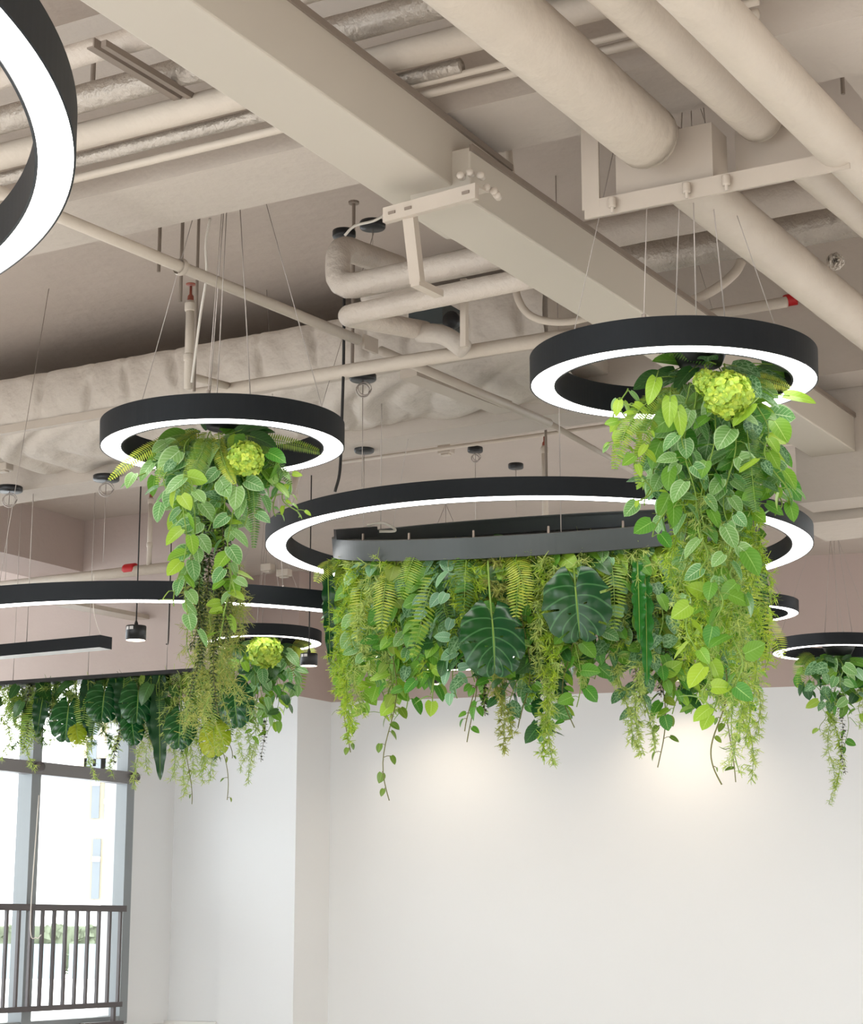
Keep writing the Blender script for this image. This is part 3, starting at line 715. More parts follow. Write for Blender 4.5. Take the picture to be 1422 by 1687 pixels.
ring_lamp('ring_pendant_lamp', C3, 1.2, (.007, -.018), 'largest black ring lamp, in the centre around a tilted planter', wst=.085, h=.075, nseg=240,
          cables=[(a_, (C3[0] + .8 * math.cos(a_), C3[1] + .8 * math.sin(a_), ZS)) for a_ in (.9, 2.2, 3.6, 5.6)])
ring_lamp('ring_pendant_lamp', C5, .42, (0, -.006), 'small distant black ring lamp with a plant, just left of the large planter', cables=[(a_, topz(C5)) for a_ in (.5, 2.6, 4.7)])
ring_lamp('ring_pendant_lamp', C0, 2.04, (-.009, -.052), 'huge bright ring lamp cut off by the top left corner', wst=.066, h=.09, nseg=300, cables=[(a_, topz(C0)) for a_ in (.7, 2.6, 4.7)])
_n, _a, _b = frame_of((0, 0, 1)); _t = np.linspace(0, 2 * math.pi, 721); _f = [t_ for t_ in _t if (C4 + 1.5 * (math.cos(t_) * _a + math.sin(t_) * _b))[1] < C4[1] + .02]
_c = (min(_f) + max(_f)) / 2 if max(_f) - min(_f) < 3.5 else math.pi * 2
_c = [t_ for t_ in _t if abs((C4 + 1.5 * (math.cos(t_) * _a + math.sin(t_) * _b))[1] - (C4[1] - 1.5)) < .001][0]
ring_lamp('ring_pendant_lamp', C4, 1.5, (0, 0), 'wide curved black lamp arcing across the lower left behind the left ring plant', wst=.085, h=.085, nseg=160, span=(_c - 1.75, _c + .95),
          cables=[(_c + a_, C4 + 1.2 * (math.cos(_c + a_) * _a + math.sin(_c + a_) * _b) + Z * 1.58) for a_ in (-1.2, -.4, .5)])
ring_lamp('ring_pendant_lamp', C6, .42, (0, 0), 'small black ring lamp with a plant at the right edge', cables=[(a_, topz(C6)) for a_ in (.5, 2.6, 4.7)])
C7 = WY(1219, 1012, 13.0)
ring_lamp('ring_pendant_lamp', C7, .40, (.01, 0), 'small black ring lamp half hidden behind the right end of the planter', cables=[(a_, topz(C7)) for a_ in (.5, 2.6, 4.7)])
C8 = WY(735, 1088, 13.5)
ring_lamp('ring_pendant_lamp', C8, .55, (.01, 0), 'black ring lamp glimpsed through the foliage under the large planter', cables=[(a_, topz(C8)) for a_ in (.5, 2.6, 4.7)])

# hidden hanging baskets in the small rings
def basket(c, r_, label):
    t = empty('hanging_basket', c); tag(t, label, 'basket')
    a = MB(); lathe(a, c, [(.0005, -.05), (r_ * .7, -.045), (r_, .02), (r_ * 1.02, .05), (r_ * .95, .05), (r_ * .9, .02), (.0005, -.02)], 24); a.build('bowl', M['blackp'], t)
    for k in range(3):
        th = k * 2.09 + .3; m = MB(); tube(m, [c + r_ * np.array([math.cos(th), math.sin(th), 0]) + Z * .05, (c[0], c[1], ZS)], .002, 5); m.build('wire', M['wire'], t)
basket(C1 + np.array([.0, .05, .13]), .09, 'dark basket hidden in the foliage of the left ring lamp')
basket(C2 + np.array([.09, .05, .12]), .09, 'dark basket hidden in the foliage of the upper right ring lamp')
basket(C5 + np.array([.03, 0, .03]), .12, 'dark basket of the small plant left of the large planter')
basket(C6 + np.array([.05, 0, .03]), .12, 'dark basket of the plant at the right edge')

# tilted oval planter inside the large ring
PC = np.array((.492, 8.2, 3.236)); PR = .93; PN, PA, PB = frame_of((-.068, -.253, 1))
def rim(th, rr=PR): return PC + rr * (math.cos(th) * PA + math.sin(th) * PB)
t = empty('ring_planter', PC); tag(t, 'tilted dark grey ring planter with hanging foliage, inside the largest ring', 'planter')
HP = .085
m = MB(); lathe_frame(m, PC - PN * HP, PN, [(PR - .004, 0), (PR, .002), (PR, HP), (PR - .05, HP), (PR - .05, HP - .006), (PR - .008, HP - .006), (PR - .008, .0), (PR - .004, 0)], 200); m.build('outer_band', M['dkgrey'], t, False)
m = MB(); lathe_frame(m, PC - PN * HP, PN, [(PR - .10, 0), (PR - .012, 0), (PR - .012, .01), (PR - .10, .01), (PR - .10, 0)], 120); m.build('planting_shelf', M['blackp'], t)
for th in np.linspace(-2.95, -.3, 9):
    m = MB(); disc(m, rim(th, PR - .025) + PN * .012, .005, .03, 8); m.build('bolt', M['rod'], t)
thd = math.pi + .22
m = MB(); c = rim(thd, PR - .09) + PN * .02; box(m, c, nrm(PA + PB * .2) * .09, nrm(np.cross(PN, PA + PB * .2)) * .03, PN * .022); db_ = m.build('driver_box', M['blackp'], t, False)
m = MB(); tube(m, arc([c + PA * .05 + PN * .03, c + PA * .12 + PN * .035, c + PA * .17 + PN * .0, c + PA * .1 - PN * .0]), .006, 6); m.build('driver_cable', M['wirew'], db_)
for th in (math.pi * 1.5, .6, 2.5):
    m = MB(); p = rim(th, PR - .03); tube(m, [p, p * np.array([1, 1, 0]) + Z * ZS], .0022, 5); m.build('suspension_cable', M['wire'], t)

# far left planter rail under the bulkhead
ru = uv(WY(150, 1118, 11.0))[0]
rl0, rl1 = WU(-30, 1131, ru), WU(332, 1107, ru)
t = empty('planter_rail', (rl0 + rl1) / 2); tag(t, 'dark straight planter rail under the bulkhead at lower left', 'planter')
m = MB(); bar(m, rl0, rl1, .18, .022); m.build('rail_tray', M['blackp'], t, False)
for k in (.15, .5, .85):
    p = rl0 + (rl1 - rl0) * k; m = MB(); tube(m, [p, p * np.array([1, 1, 0]) + Z * ZS], .002, 5); m.build('suspension_cable', M['wire'], t)

# ------------------------------------------------------------------ pendants
def can_light(x, y, Y, r_, h, label, cord_top, lit=True, sticker=True):
    c = WY(x, y, Y); t = empty('pendant_spotlight', c); tag(t, label, 'pendant light', 'black cylinder spotlights')
    a = MB(); lathe(a, c, [(r_ * .93, -h / 2), (r_, -h / 2), (r_, h / 2 - .004), (r_ * .97, h / 2), (.0005, h / 2)], 28); hs_ = a.build('cylinder_housing', M['blackp'], t)
    a = MB(); lathe(a, c, [(.0005, -h / 2 + .004), (r_ * .95, -h / 2 + .004), (r_*.95, -h/2+.0)], 28); a.build('lens', M['warm'] if lit else M['strip_off'], t)
    a = MB(); lathe(a, c, [(.012, h / 2), (.012, h / 2 + .015), (.004, h / 2 + .035), (.0035, h / 2 + .04)], 10); tube(a, [c + Z * h / 2, (c[0], c[1], cord_top)], .0045, 6); a.build('cord', M['cord'], t)
    if sticker:
        a = MB(); 
        for a0, a1 in ((-2.55, -2.2), (-2.1, -1.7)):
            pts = []
            for th in np.linspace(a0, a1, 4): pts += [c + (r_ + .0012) * np.array([math.cos(th), math.sin(th), 0]) + Z * (h * .18), c + (r_ + .0012) * np.array([math.cos(th), math.sin(th), 0]) + Z * (h * .4)]
            a.add(pts, [(0, 2, 3, 1), (2, 4, 5, 3), (4, 6, 7, 5)])
        a.build('sticker', M['label'], hs_, False)
    return t, c
can_light(224, 1043, 11.5, .062, .088, 'black cylinder spotlight with white sticker hanging at left below the wide ring', ZS)
can_light(509, 1087, 12.6, .058, .082, 'black cylinder spotlight tucked between the small ring and the large planter', ZS)
_, s1 = can_light(714, 1118, 15.5, .062, .09, 'black cylinder spotlight behind the left part of the planter foliage', ZS)
_, s2 = can_light(1110, 1112, 15.15, .062, .09, 'black cylinder spotlight behind the right part of the planter foliage', ZS)
for i, (sx, (hx, hy)) in enumerate(((s1, (765, 1215)), (s2, (1130, 1205)))):
    l = bpy.data.lights.new('spot_beam', 'SPOT'); l.energy = 36; l.color = (1, .82, .6); l.spot_size = R(120); l.spot_blend = 1.0; l.shadow_soft_size = .04
    o = bpy.data.objects.new('spot_beam', l); COL.objects.link(o); o.location = sx - Z * .055 + nn * .0
    tgt = sx - Z * .9 + nn * .35; o.rotation_euler = Vector(tgt - sx).to_track_quat('-Z', 'Y').to_euler()
# linear pendant
t = empty('linear_pendant_lamp', WY(100, 1060, 10.2)); tag(t, 'long black linear pendant lamp with pale underside at the left edge', 'pendant light')
pe = WY(165, 1046, 10.0); ue, ve = uv(pe); zl = float(WY(165, 1066, 10.0)[2]); zu = float(pe[2]) + .00
h_ = .065; wl = .10
a = MB(); ubox(a, ue, ue + wl, ve - 1.6, ve, zl, zl + h_); a.build('housing', M['black'], t, False)
a = MB(); ubox(a, ue + .004, ue + wl - .004, ve - 1.59, ve - .004, zl - .002, zl + .001); a.build('diffuser', M['strip_off'], t, False)
a = MB(); p = WU(45, 1050, ue + .04); tube(a, [pt(ue + .05, ve - .55, zl + h_), pt(ue + .05, ve - .55, ZS)], .0025, 5); a.build('suspension_cable', M['wire'], t)
a = MB(); b0 = pt(ue + .05, ve - .03, zl + h_); tube(a, arc([b0, b0 + np.array([-.03, 0, .07]), b0 + np.array([-.05, 0, .16]), b0 + np.array([-.055, 0, .34])]), .0022, 6); a.build('power_cord', M['wirew'], t)
# loose cords
def cord(pts, Y, label, r_=.005, m='cord'):
    a = MB(); tube(a, arc([WY(x, y, Y) for x, y in pts], 8), r_, 7); single('electric_cable', a, M[m], label, 'cord', smooth=True)
cord([(567, 490), (566, 600), (563, 700), (560, 775), (552, 810)], 7.15, 'black cord falling behind the left ring lamp to the large ring', .006)
cord([(346, 360), (339, 400), (340, 455), (330, 520), (316, 630)], 6.75, 'white power cord draped beside the sprinkler riser', .005, 'wirew')
cord([(655, 338), (620, 362), (585, 372), (568, 388)], 6.4, 'white cord looping from the slotted channel to the elbow pipe', .005, 'wirew')
cord([(64, 1310), (50, 1520), (60, 1545), (68, 1540)], 14.2, 'thin white blind cord hanging in the window', .004, 'wirew')
cord([(157, 985), (156, 1070), (153, 1077)], 13.2, 'short dark cord stub hanging behind the spotlight at left', .006) if False else None
cord([(283, 840), (281, 920), (279, 1000), (277, 1055), (274, 1062)], 13.2, 'dark cord stub hanging right of the left spotlight', .006)

# ------------------------------------------------------------------ foliage builders
def leaf(mb, base, d, n, L, W, kind='ovate', curl=.25, fold=.25, nv=6, nh=2):
    """one leaf: base point, axis d, face normal n, length L, full width W"""
    d = nrm(d); n = nrm(n - d * (n @ d)); s = np.cross(d, n); vs = []; uvs = []
    for i in range(nv + 1):
        t = i / nv
        if kind == 'ovate': wd = math.sin(math.pi * min(1, (t * .92 + .08)) ** .72) ** .85 if t < 1 else 0.02
        elif kind == 'heart': wd = (max(0, math.sin(math.pi * (t * .93 + .07) ** .74)) ** .68) if t < 1 else .0
        elif kind == 'lance': wd = math.sin(math.pi * (t * .95 + .05) ** .9) ** 1.1 if t < 1 else 0
        elif kind == 'round': wd = math.sin(math.pi * (t * .94 + .06)) ** .55 if t < 1 else .1
        else: wd = 1
        c = base + d * L * (t - .0) - n * curl * L * t * t
        ax = d - n * 2 * curl * t; 
        back = -.07 * L * (1 - t) ** 3 if kind == 'heart' else 0
        for j in range(-nh, nh + 1):
            q = j / nh; w_ = wd * W / 2 * q
            vs.append(c + s * w_ + n * (fold * abs(w_) - .25 * fold * abs(w_) * abs(q)) + d * back * abs(q))
            uvs.append((.5 + q / 2, t))
    m = 2 * nh + 1; F = []
    for i in range(nv):
        for j in range(m - 1):
            a_ = i * m + j; F.append((a_, a_ + 1, a_ + m + 1, a_ + m))
    mb.add(vs, F, uvs)

def hang_path(p, L, lean=(0, 0), sway=.03, n=24, out=None, outl=.0):
    """a limp stem hanging from p; may first arch outward by outl along out"""
    p = np.array(p, float); P = []; ph = np.random.rand(4) * 6.28; f = 1.5 + random.random() * 2
    o = np.zeros(3) if out is None else nrm(out)
    for i in range(n + 1):
        t = i / n
        q = p - Z * L * t + np.array([lean[0], lean[1], 0]) * t
        q = q + np.array([math.sin(f * t * 3 + ph[0]) - math.sin(ph[0]), math.sin(f * t * 2.6 + ph[1]) - math.sin(ph[1]), 0]) * sway * t ** .5
        q = q + o * outl * (1 - math.exp(-6 * t)) + Z * outl * .6 * math.sin(min(1, t * 4) * math.pi) * .5
        P.append(q)
    return P
VREG = {}
def reg(key, root, x): VREG.setdefault(key, []).append((x, root))
def new_plant(name, p, cat, group=None):
    t = empty(name, p); t['category'] = cat
    if group: t['group'] = group
    return t

def vine(p, L, lm='pale', ll=.085, lw=.6, spacing=.04, petiole=.03, kind='heart', lean=(0, 0), out=None, outl=0, stem='stemg', taper=.55, name='trailing_vine', key=None, sparse_end=0, face=None, stemr=.0022, nvv=6, sway=.03, spread=1.0):
    p = np.array(p, float); P = np.array(hang_path(p, L, lean, sway, 26, out, outl)); t = new_plant(name, p, 'trailing plant')
    mb = MB(); tube(mb, P, stemr, 5); seg = np.r_[0, np.cumsum(np.linalg.norm(np.diff(P, axis=0), axis=1))]
    lb = MB(); s = .01; k = 0; tot = seg[-1]; a0 = random.random() * 6.28
    while s < tot:
        f = s / tot; c = np.array([np.interp(s, seg, P[:, i]) for i in range(3)])
        th = a0 + k * 2.4 + random.uniform(-.5, .5)
        # leaves turn mostly to the open side (towards the aisle)
        hd = np.array([math.cos(th), math.sin(th) - .25, 0]); hd = nrm(hd)
        size = (1 - taper * f) * random.uniform(.75, 1.15); l_ = ll * size
        pe = petiole * random.uniform(.6, 1.3)
        b = c + hd * pe * spread + Z * random.uniform(-.3, .25) * pe
        a_ = abs(random.gauss(0, .75)); sx_ = 1 if hd[0] + random.uniform(-.5, .5) > 0 else -1
        d_ = nrm(-Z * math.cos(a_) + np.array([1, 0, 0]) * sx_ * math.sin(a_) + hd * random.uniform(.1, .6))
        n_ = nrm(hd * random.uniform(.3, 1.) + Z * random.uniform(.1, .9) + np.random.randn(3) * .3 + np.array([0, -.7, 0]))
        leaf(lb, b, d_, n_, l_, l_ * lw * random.uniform(.9, 1.15), kind, random.uniform(.05, .35), random.uniform(.1, .4), nvv, 2)
        tube(mb, [c, (c + b) / 2 + Z * .003, b], stemr * .6, 4, caps=False)
        s += spacing * random.uniform(.6, 1.4) * (1 + sparse_end * f * 2.5); k += 1
    mb.build('stem', M[stem], t); lb.build('leaves', LM[lm], t)
    if key: reg(key, t, projx(P[12]))
    return t
def fern(P0, P1, sag=.1, wid=.07, lm='fern', n=44, key=None, name='fern_frond', up=None, ctrl=None, nface=None, pw=.30):
    P0 = np.array(P0, float); P1 = np.array(P1, float); mid = (P0 + P1) / 2 + Z * sag if ctrl is None else np.array(ctrl, float)
    t = new_plant(name, P0, 'fern'); mb = MB(); lb = MB(); pts = []
    for i in range(n + 1):
        f = i / n; pts.append((1 - f) ** 2 * P0 + 2 * f * (1 - f) * mid + f * f * P1)
    tube(mb, pts, .0022, 5, rfun=lambda f: 1.1 - f * .8)
    T = np.gradient(np.array(pts), axis=0); L = sum(np.linalg.norm(np.diff(pts, axis=0), axis=1)); sp = L / n
    nf = np.array(nface if nface is not None else (random.uniform(-.3, .3), -1, random.uniform(-.1, .5)), float)
    for i in range(1, n):
        f = i / n; tt = nrm(T[i]); s = nrm(np.cross(tt, nf)); nn_ = nrm(np.cross(s, tt))
        wl = wid * .58 * (math.sin(math.pi * min(1, f * .82 + .16)) ** .6) * random.uniform(.92, 1.05)
        for sg in (-1, 1):
            d_ = nrm(s * sg + tt * .25 - nn_ * .12)
            leaf(lb, pts[i], d_, nn_, wl, sp * (.60 + pw * .5), 'lance', .12, .15, 3, 1)
    mb.build('rachis', M['stemg'], t); lb.build('leaflets', LM[lm], t)
    if key: reg(key, t, projx(mid))
    return t
def needles(p, L, lm='asp', rad=.035, dens=14, nl=.022, nw=.0026, lean=(0, 0), key=None, name='needle_leaf_strand', out=None, outl=0, branch=True, stem='stemg', taper=.6, sway=.03, node=.011):
    p = np.array(p, float); P = np.array(hang_path(p, L, lean, sway, 26, out, outl)); t = new_plant(name, p, 'trailing plant')
    seg = np.r_[0, np.cumsum(np.linalg.norm(np.diff(P, axis=0), axis=1))]; mb = MB(); tube(mb, P, .0014, 4)
    m = int(seg[-1] / node); V_ = []; F = []
    for k in range(m):
        f = k / m; c = np.array([np.interp(f * seg[-1], seg, P[:, i]) for i in range(3)]); th = random.random() * 6.28
        lr = rad * (1 - taper * f) * random.uniform(.4, 1.2) * (1 + .3 * math.sin(k * .35))
        hd = np.array([math.cos(th), math.sin(th), random.uniform(-.9, .3)]); e = c + nrm(hd) * lr
        if branch and k % 2 == 0: tube(mb, [c, e], .0007, 3, caps=False)
        cnt = max(3, int(dens * 1.35 * (1 - .4 * f)))
        g = np.random.rand(cnt)[:, None]; B = c + (e - c) * g
        D = np.random.randn(cnt, 3) * .8 + nrm(hd) * .7 + np.array([0, 0, -.45]); D /= np.linalg.norm(D, axis=1)[:, None]
        W_ = np.cross(D, np.random.randn(cnt, 3)); W_ /= np.linalg.norm(W_, axis=1)[:, None]
        ln = (nl * np.random.uniform(.6, 1.3, cnt) * (1 - .3 * f))[:, None]
        for q in (B - W_ * nw / 2, B + W_ * nw / 2, B + D * ln + W_ * nw * .25, B + D * ln - W_ * nw * .25): V_.append(q)
        n0 = sum(len(x) for x in V_[:-4])
        for i in range(cnt): F.append((n0 + i, n0 + cnt + i, n0 + 2 * cnt + i, n0 + 3 * cnt + i))
    lb = MB(); lb.add(np.concatenate(V_), F); 
    mb.build('stem', M[stem], t); lb.build('needles', LM[lm], t, False)
    if key: reg(key, t, projx(P[12]))
    return t
def pearls(p, L, lm='pearl', rad=.02, sz=.014, lean=(0, 0), key=None, name='bead_leaf_strand', taper=.35, sway=.015, node=.011, per=6):
    p = np.array(p, float); P = np.array(hang_path(p, L, lean, sway, 20)); t = new_plant(name, p, 'trailing plant')
    mb = MB(); tube(mb, P, .0018, 4); lb = MB(); m = int(L / node)
    for k in range(m):
        f = k / m; c = np.array([np.interp(f, np.linspace(0, 1, 21), P[:, i]) for i in range(3)])
        for j in range(per):
            th = j * 6.283 / per + k * .7; hd = np.array([math.cos(th), math.sin(th), random.uniform(-.5, .2)])
            leaf(lb, c + nrm(hd) * rad * .2, nrm(hd), nrm(np.array([0, 0, 1]) + hd * .3), sz * random.uniform(.8, 1.2) * (1 - taper * f) + rad * .25, sz * .8 * (1 - taper * f), 'round', .2, .2, 2, 1)
    mb.build('stem', M['stemb'], t); lb.build('leaves', LM[lm], t)
    if key: reg(key, t, projx(P[10]))
    return t
def monstera(p_top, tip, Wd, n_=(0, -1, .15), lm='monstera', name='monstera_leaf', stem_from=None, label=None, seed=1, curl=.18, holes=True):
    """big split leaf; p_top = where the stalk joins, tip = leaf tip"""
    rs = np.random.RandomState(seed); p_top = np.array(p_top, float); tip = np.array(tip, float)
    L = np.linalg.norm(tip - p_top); d = nrm(tip - p_top); n_ = nrm(np.array(n_, float) - d * (np.array(n_, float) @ d)); s = np.cross(d, n_)
    t = new_plant(name, p_top, 'monstera leaf'); lb = MB(); nt_, ns = 42, 10
    for side in (-1, 1):
        vs = []; uvs = []
        for i in range(nt_ + 1):
            f = i / nt_
            phi = R(-72 + 132 * f ** .75); wd = Wd / 2 * (1.02 * math.sin(math.pi * (f * .80 + .20) ** .95) ** .62 if f < 1 else .04) * (1.0 + .0 * f)
            wd *= 1 + .03 * math.sin(f * 30 + side)
            for j in range(ns + 1):
                q = j / ns; lat = wd * q; cphi, sphi = math.cos(phi), math.sin(phi)
                c = p_top + d * L * f * .93 + s * side * lat * cphi + d * lat * sphi * .9
                c = c + n_ * (.22 * lat * (1 - q * .9) - curl * L * (f - .3) ** 2 - .10 * lat * q * q * 2 + .012 * L * math.sin(f * 38) * q)
                vs.append(c); uvs.append((.5 + side * q / 2, f))
        F = []
        for i in range(nt_):
            ph = (i / nt_ * 6.4 + .2 + (0.12 if side > 0 else 0)) % 1
            slit = ph < .09 and .12 < i / nt_ < .9
            for j in range(ns):
                q = j / ns
                if slit and q > (.62 if int(i / nt_ * 6.4) % 2 else .45): continue
                if holes and .42 < ph < .62 and .14 <= q < .3 and .2 < i / nt_ < .62 and (int(i / nt_ * 6.4) + (side > 0)) % 2 == 0: continue
                a_ = i * (ns + 1) + j; f_ = (a_, a_ + 1, a_ + ns + 2, a_ + ns + 1)
                F.append(f_ if side < 0 else f_[::-1])
        lb.add(vs, F, uvs)
    o = lb.build('blade', LM[lm], t)
    mb = MB(); tube(mb, [p_top + d * L * .93 * k / 8 + n_ * (-curl * L * (k / 8 * 1 - .3) ** 2 + .002) for k in range(9)], .004 * Wd / .3, 6, rfun=lambda f: 1.1 - f * .9); mb.build('midrib', M['stemg'], o)
    if stem_from is not None:
        mb = MB(); tube(mb, arc([np.array(stem_from), (np.array(stem_from) + p_top) / 2 - n_ * .01, p_top - n_ * curl * L * .09]), .004, 6); mb.build('stalk', M['stemg'], t)
    if label: t['label'] = label
    return t
def strap(P0, P1, Wd, lm='strap', wave=.25, name='strap_leaf', label=None, n_=(.1, -1, .2), sag=.02, key=None):
    P0, P1 = np.array(P0, float), np.array(P1, float); d = nrm(P1 - P0); n_ = nrm(np.array(n_, float) - d * (np.array(n_, float) @ d)); s = np.cross(d, n_); L = np.linalg.norm(P1 - P0)
    t = new_plant(name, P0, 'long leaf'); lb = MB(); nv = 44; vs = []; uvs = []
    for i in range(nv + 1):
        f = i / nv; wd = Wd / 2 * (math.sin(math.pi * (f * .93 + .07) ** .8) ** .6 if f < 1 else .05) * (1 + wave * .5 * math.sin(f * 42))
        c = P0 + (P1 - P0) * f + n_ * sag * math.sin(math.pi * f) * L
        for j in range(-3, 4):
            q = j / 3; vs.append(c + s * wd * q + n_ * (wave * Wd * .35 * math.sin(f * 42 + (1.5 if q > 0 else 0)) * q * q + .15 * wd * abs(q))); uvs.append((.5 + q / 2, f))
    F = []
    for i in range(nv):
        for j in range(6): a_ = i * 7 + j; F.append((a_, a_ + 1, a_ + 8, a_ + 7))
    lb.add(vs, F, uvs); lb.build('blade', LM[lm], t)
    mb = MB(); tube(mb, [P0 + (P1 - P0) * k / 8 + n_ * (sag * math.sin(math.pi * k / 8) * L + .001) for k in range(9)], .003, 5, rfun=lambda f: 1.1 - f * .9); mb.build('midrib', M['stemg'], t)
    if label: t['label'] = label
    if key: reg(key, t, projx((P0 + P1) / 2))
    return t
def hydrangea(c, r_, label):
    c = np.array(c, float); t = new_plant('hydrangea_bloom', c, 'flower'); t['label'] = label; pb = MB(); N = 170
    for k in range(N):
        z = 1 - 2 * (k + .5) / N; th = k * 2.39996; h = math.sqrt(1 - z * z); n_ = np.array([h * math.cos(th), h * math.sin(th), z])
        cc = c + n_ * r_ * random.uniform(.78, 1.04); a_ = nrm(np.cross(n_, [.2, .3, 1])); b_ = np.cross(n_, a_); r0 = random.random() * 1.57
        for j in range(4):
            g = r0 + j * 1.5708; d_ = math.cos(g) * a_ + math.sin(g) * b_
            leaf(pb, cc, nrm(d_ + n_ * random.uniform(.1, .7)), nrm(n_ + d_ * -.2), r_ * .30, r_ * .27, 'round', random.uniform(-.3, .5), .3, 3, 1)
    pb.build('petals', LM['bloom'], t)
    mb = MB(); lathe(mb, c, [(.0005, -r_ * .82), (r_ * .6, -r_ * .55), (r_ * .82, 0), (r_ * .6, r_ * .55), (.0005, r_ * .82)], 14); tube(mb, [c, c + Z * r_ * 1.7 + np.array([0, r_ * .8, 0])], .003, 5); mb.build('flower_head', M['stemg'], t)
def broad(p, d, L, W_, lm='dark', n_=None, key=None, kind='heart', name='broad_leaf'):
    t = new_plant(name, p, 'leaf'); lb = MB(); p = np.array(p, float); d = nrm(d)
    leaf(lb, p + d * .03, d, nrm(n_ if n_ is not None else np.array([random.uniform(-.4, .4), -.8, .6])), L, W_, kind, .25, .3, 10, 4); lb.build('blade', LM[lm], t)
    mb = MB(); tube(mb, [p, p + d * .03, p + d * L * .5 - nrm(n_ if n_ is not None else np.array([0, -.8, .6])) * .0], .002, 5); mb.build('stalk', M['stemg'], t)
    if key: reg(key, t, projx(p + d * L / 2))
def px_len(y0, y1, Y): return (y1 - y0) / FPX * Y * 1.0
rnd = random.uniform

# ------------------------------------------------------------------ plants of the left ring lamp
YL = float(C1[1])
def W1(x, y, dy=0.): return WY(x, y, YL + dy)
K = 'left ring'
for i in range(9):
    x = 285 + i * 20 + rnd(-8, 8); broad(W1(350 + (x - 350) * .5, 716, rnd(-.1, .12)), np.array([(x - 350) / 90, rnd(-.6, .1), rnd(-.35, .25)]), rnd(.09, .13), rnd(.05, .075), random.choice(['dark', 'dark', 'net', 'mid']), key=(K, 'dark broad leaf', 'topping the plant of'))
fern(W1(330, 712), W1(178, 792, -.1), .0, .062, 'ferny', 46, ctrl=W1(245, 722, -.1)).__setitem__('label', 'yellowish fern frond arching out left past the left ring lamp')
fern(W1(320, 715, -.05), W1(258, 800, -.15), .0, .05, 'fern', 36, ctrl=W1(275, 728, -.15)).__setitem__('label', 'short fern frond drooping at the left side of the left ring plant')
fern(W1(345, 712, -.1), W1(300, 815, -.2), .0, .075, 'fern', 40, ctrl=W1(335, 740, -.2)).__setitem__('label', 'broad green fern frond hanging front left in the left ring plant')
fern(W1(360, 712, -.1), W1(388, 798, -.22), .0, .055, 'ferny', 34, ctrl=W1(362, 760, -.2)).__setitem__('label', 'pale stiff fern frond hanging beside the lime bloom of the left ring')
fern(W1(400, 730, -.05), W1(418, 905, -.16), .0, .055, 'fernd', 52, ctrl=W1(424, 790, -.18)).__setitem__('label', 'long dark fern frond hanging right side of the left ring plant')
fern(W1(380, 718, .0), W1(535, 748, .1), .0, .05, 'fern', 44, ctrl=W1(470, 722, .1)).__setitem__('label', 'fern frond reaching right inside the left ring lamp')
fern(W1(385, 725, -.05), W1(480, 800, -.05), .0, .06, 'fernd', 40, ctrl=W1(450, 735, -.1)).__setitem__('label', 'dark fern frond bending down at right in the left ring plant')
hydrangea(W1(405, 757, -.17), .056, 'lime green hydrangea bloom in the plant of the left ring lamp')
for i in range(24):
    f = i / 23; x = 255 + f * 205 + rnd(-8, 8); edge = abs(f - .5) * 2
    y1 = 905 - edge * 120 + rnd(-30, 30)
    vine(W1(350 + (x - 350) * .55, 722, rnd(-.12, .1)), px_len(722, y1, YL), random.choice(['pale', 'pale', 'pale', 'net', 'mid', 'lime']), rnd(.075, .095), .78, .040, .03, lean=((x - 350) * .45 / FPX * YL, rnd(-.12, .05)), out=np.array([(x - 350) / 60, -.5, 0]), outl=.02, key=(K, 'leafy vine', 'under'), taper=.3)
for x, y1, lm_ in ((298, 1000, 'lime'), (312, 1050, 'pale'), (335, 960, 'pale'), (378, 1020, 'lime'), (392, 985, 'pale'), (365, 1060, 'lime')):
    vine(W1(350 + (x - 350) * .9, 780, rnd(-.24, -.1)), px_len(780, y1, YL), lm_, .076, .78, .045, .02, lean=((x - 350) * .2 / FPX * YL, 0), key=(K, 'long leafy vine', 'trailing lowest from'), taper=.25, sway=.02)
vine(W1(452, 760, -.05), px_len(760, 850, YL), 'pale', .05, .6, .024, .03, lean=(.05, 0), key=(K, 'small-leaved vine', 'of'), sway=.03)
vine(W1(465, 770, .0), px_len(770, 860, YL), 'lime', .045, .6, .022, .03, lean=(.03, 0), key=(K, 'small-leaved vine', 'of'), sway=.03)
for x, y0, y1 in ((333, 850, 1075), (345, 850, 1100), (357, 860, 1180), (368, 850, 1060), (374, 870, 1030), (340, 880, 1150)):
    pearls(W1(x, y0, rnd(-.16, -.10)), px_len(y0, y1, YL), 'pearl', .018, .016, lean=(rnd(-.01, .01), 0), key=(K, 'dark bead-leaf strand', 'hanging from the middle of'))
for i in range(16):
    x = 318 + i * 5.5 + rnd(-4, 4); y0 = rnd(955, 1000) if 335 < x < 372 else rnd(925, 970); y1 = rnd(1140, 1265) - abs(x - 350) * .8
    needles(W1(x, y0, rnd(-.02, .1)), px_len(y0, y1, YL), 'aspo', .042, 7, .032, .0024, lean=(rnd(-.02, .02), 0), key=(K, 'wispy olive strand', 'trailing far below'), taper=.3, node=.010, stem='stemg', sway=.04)

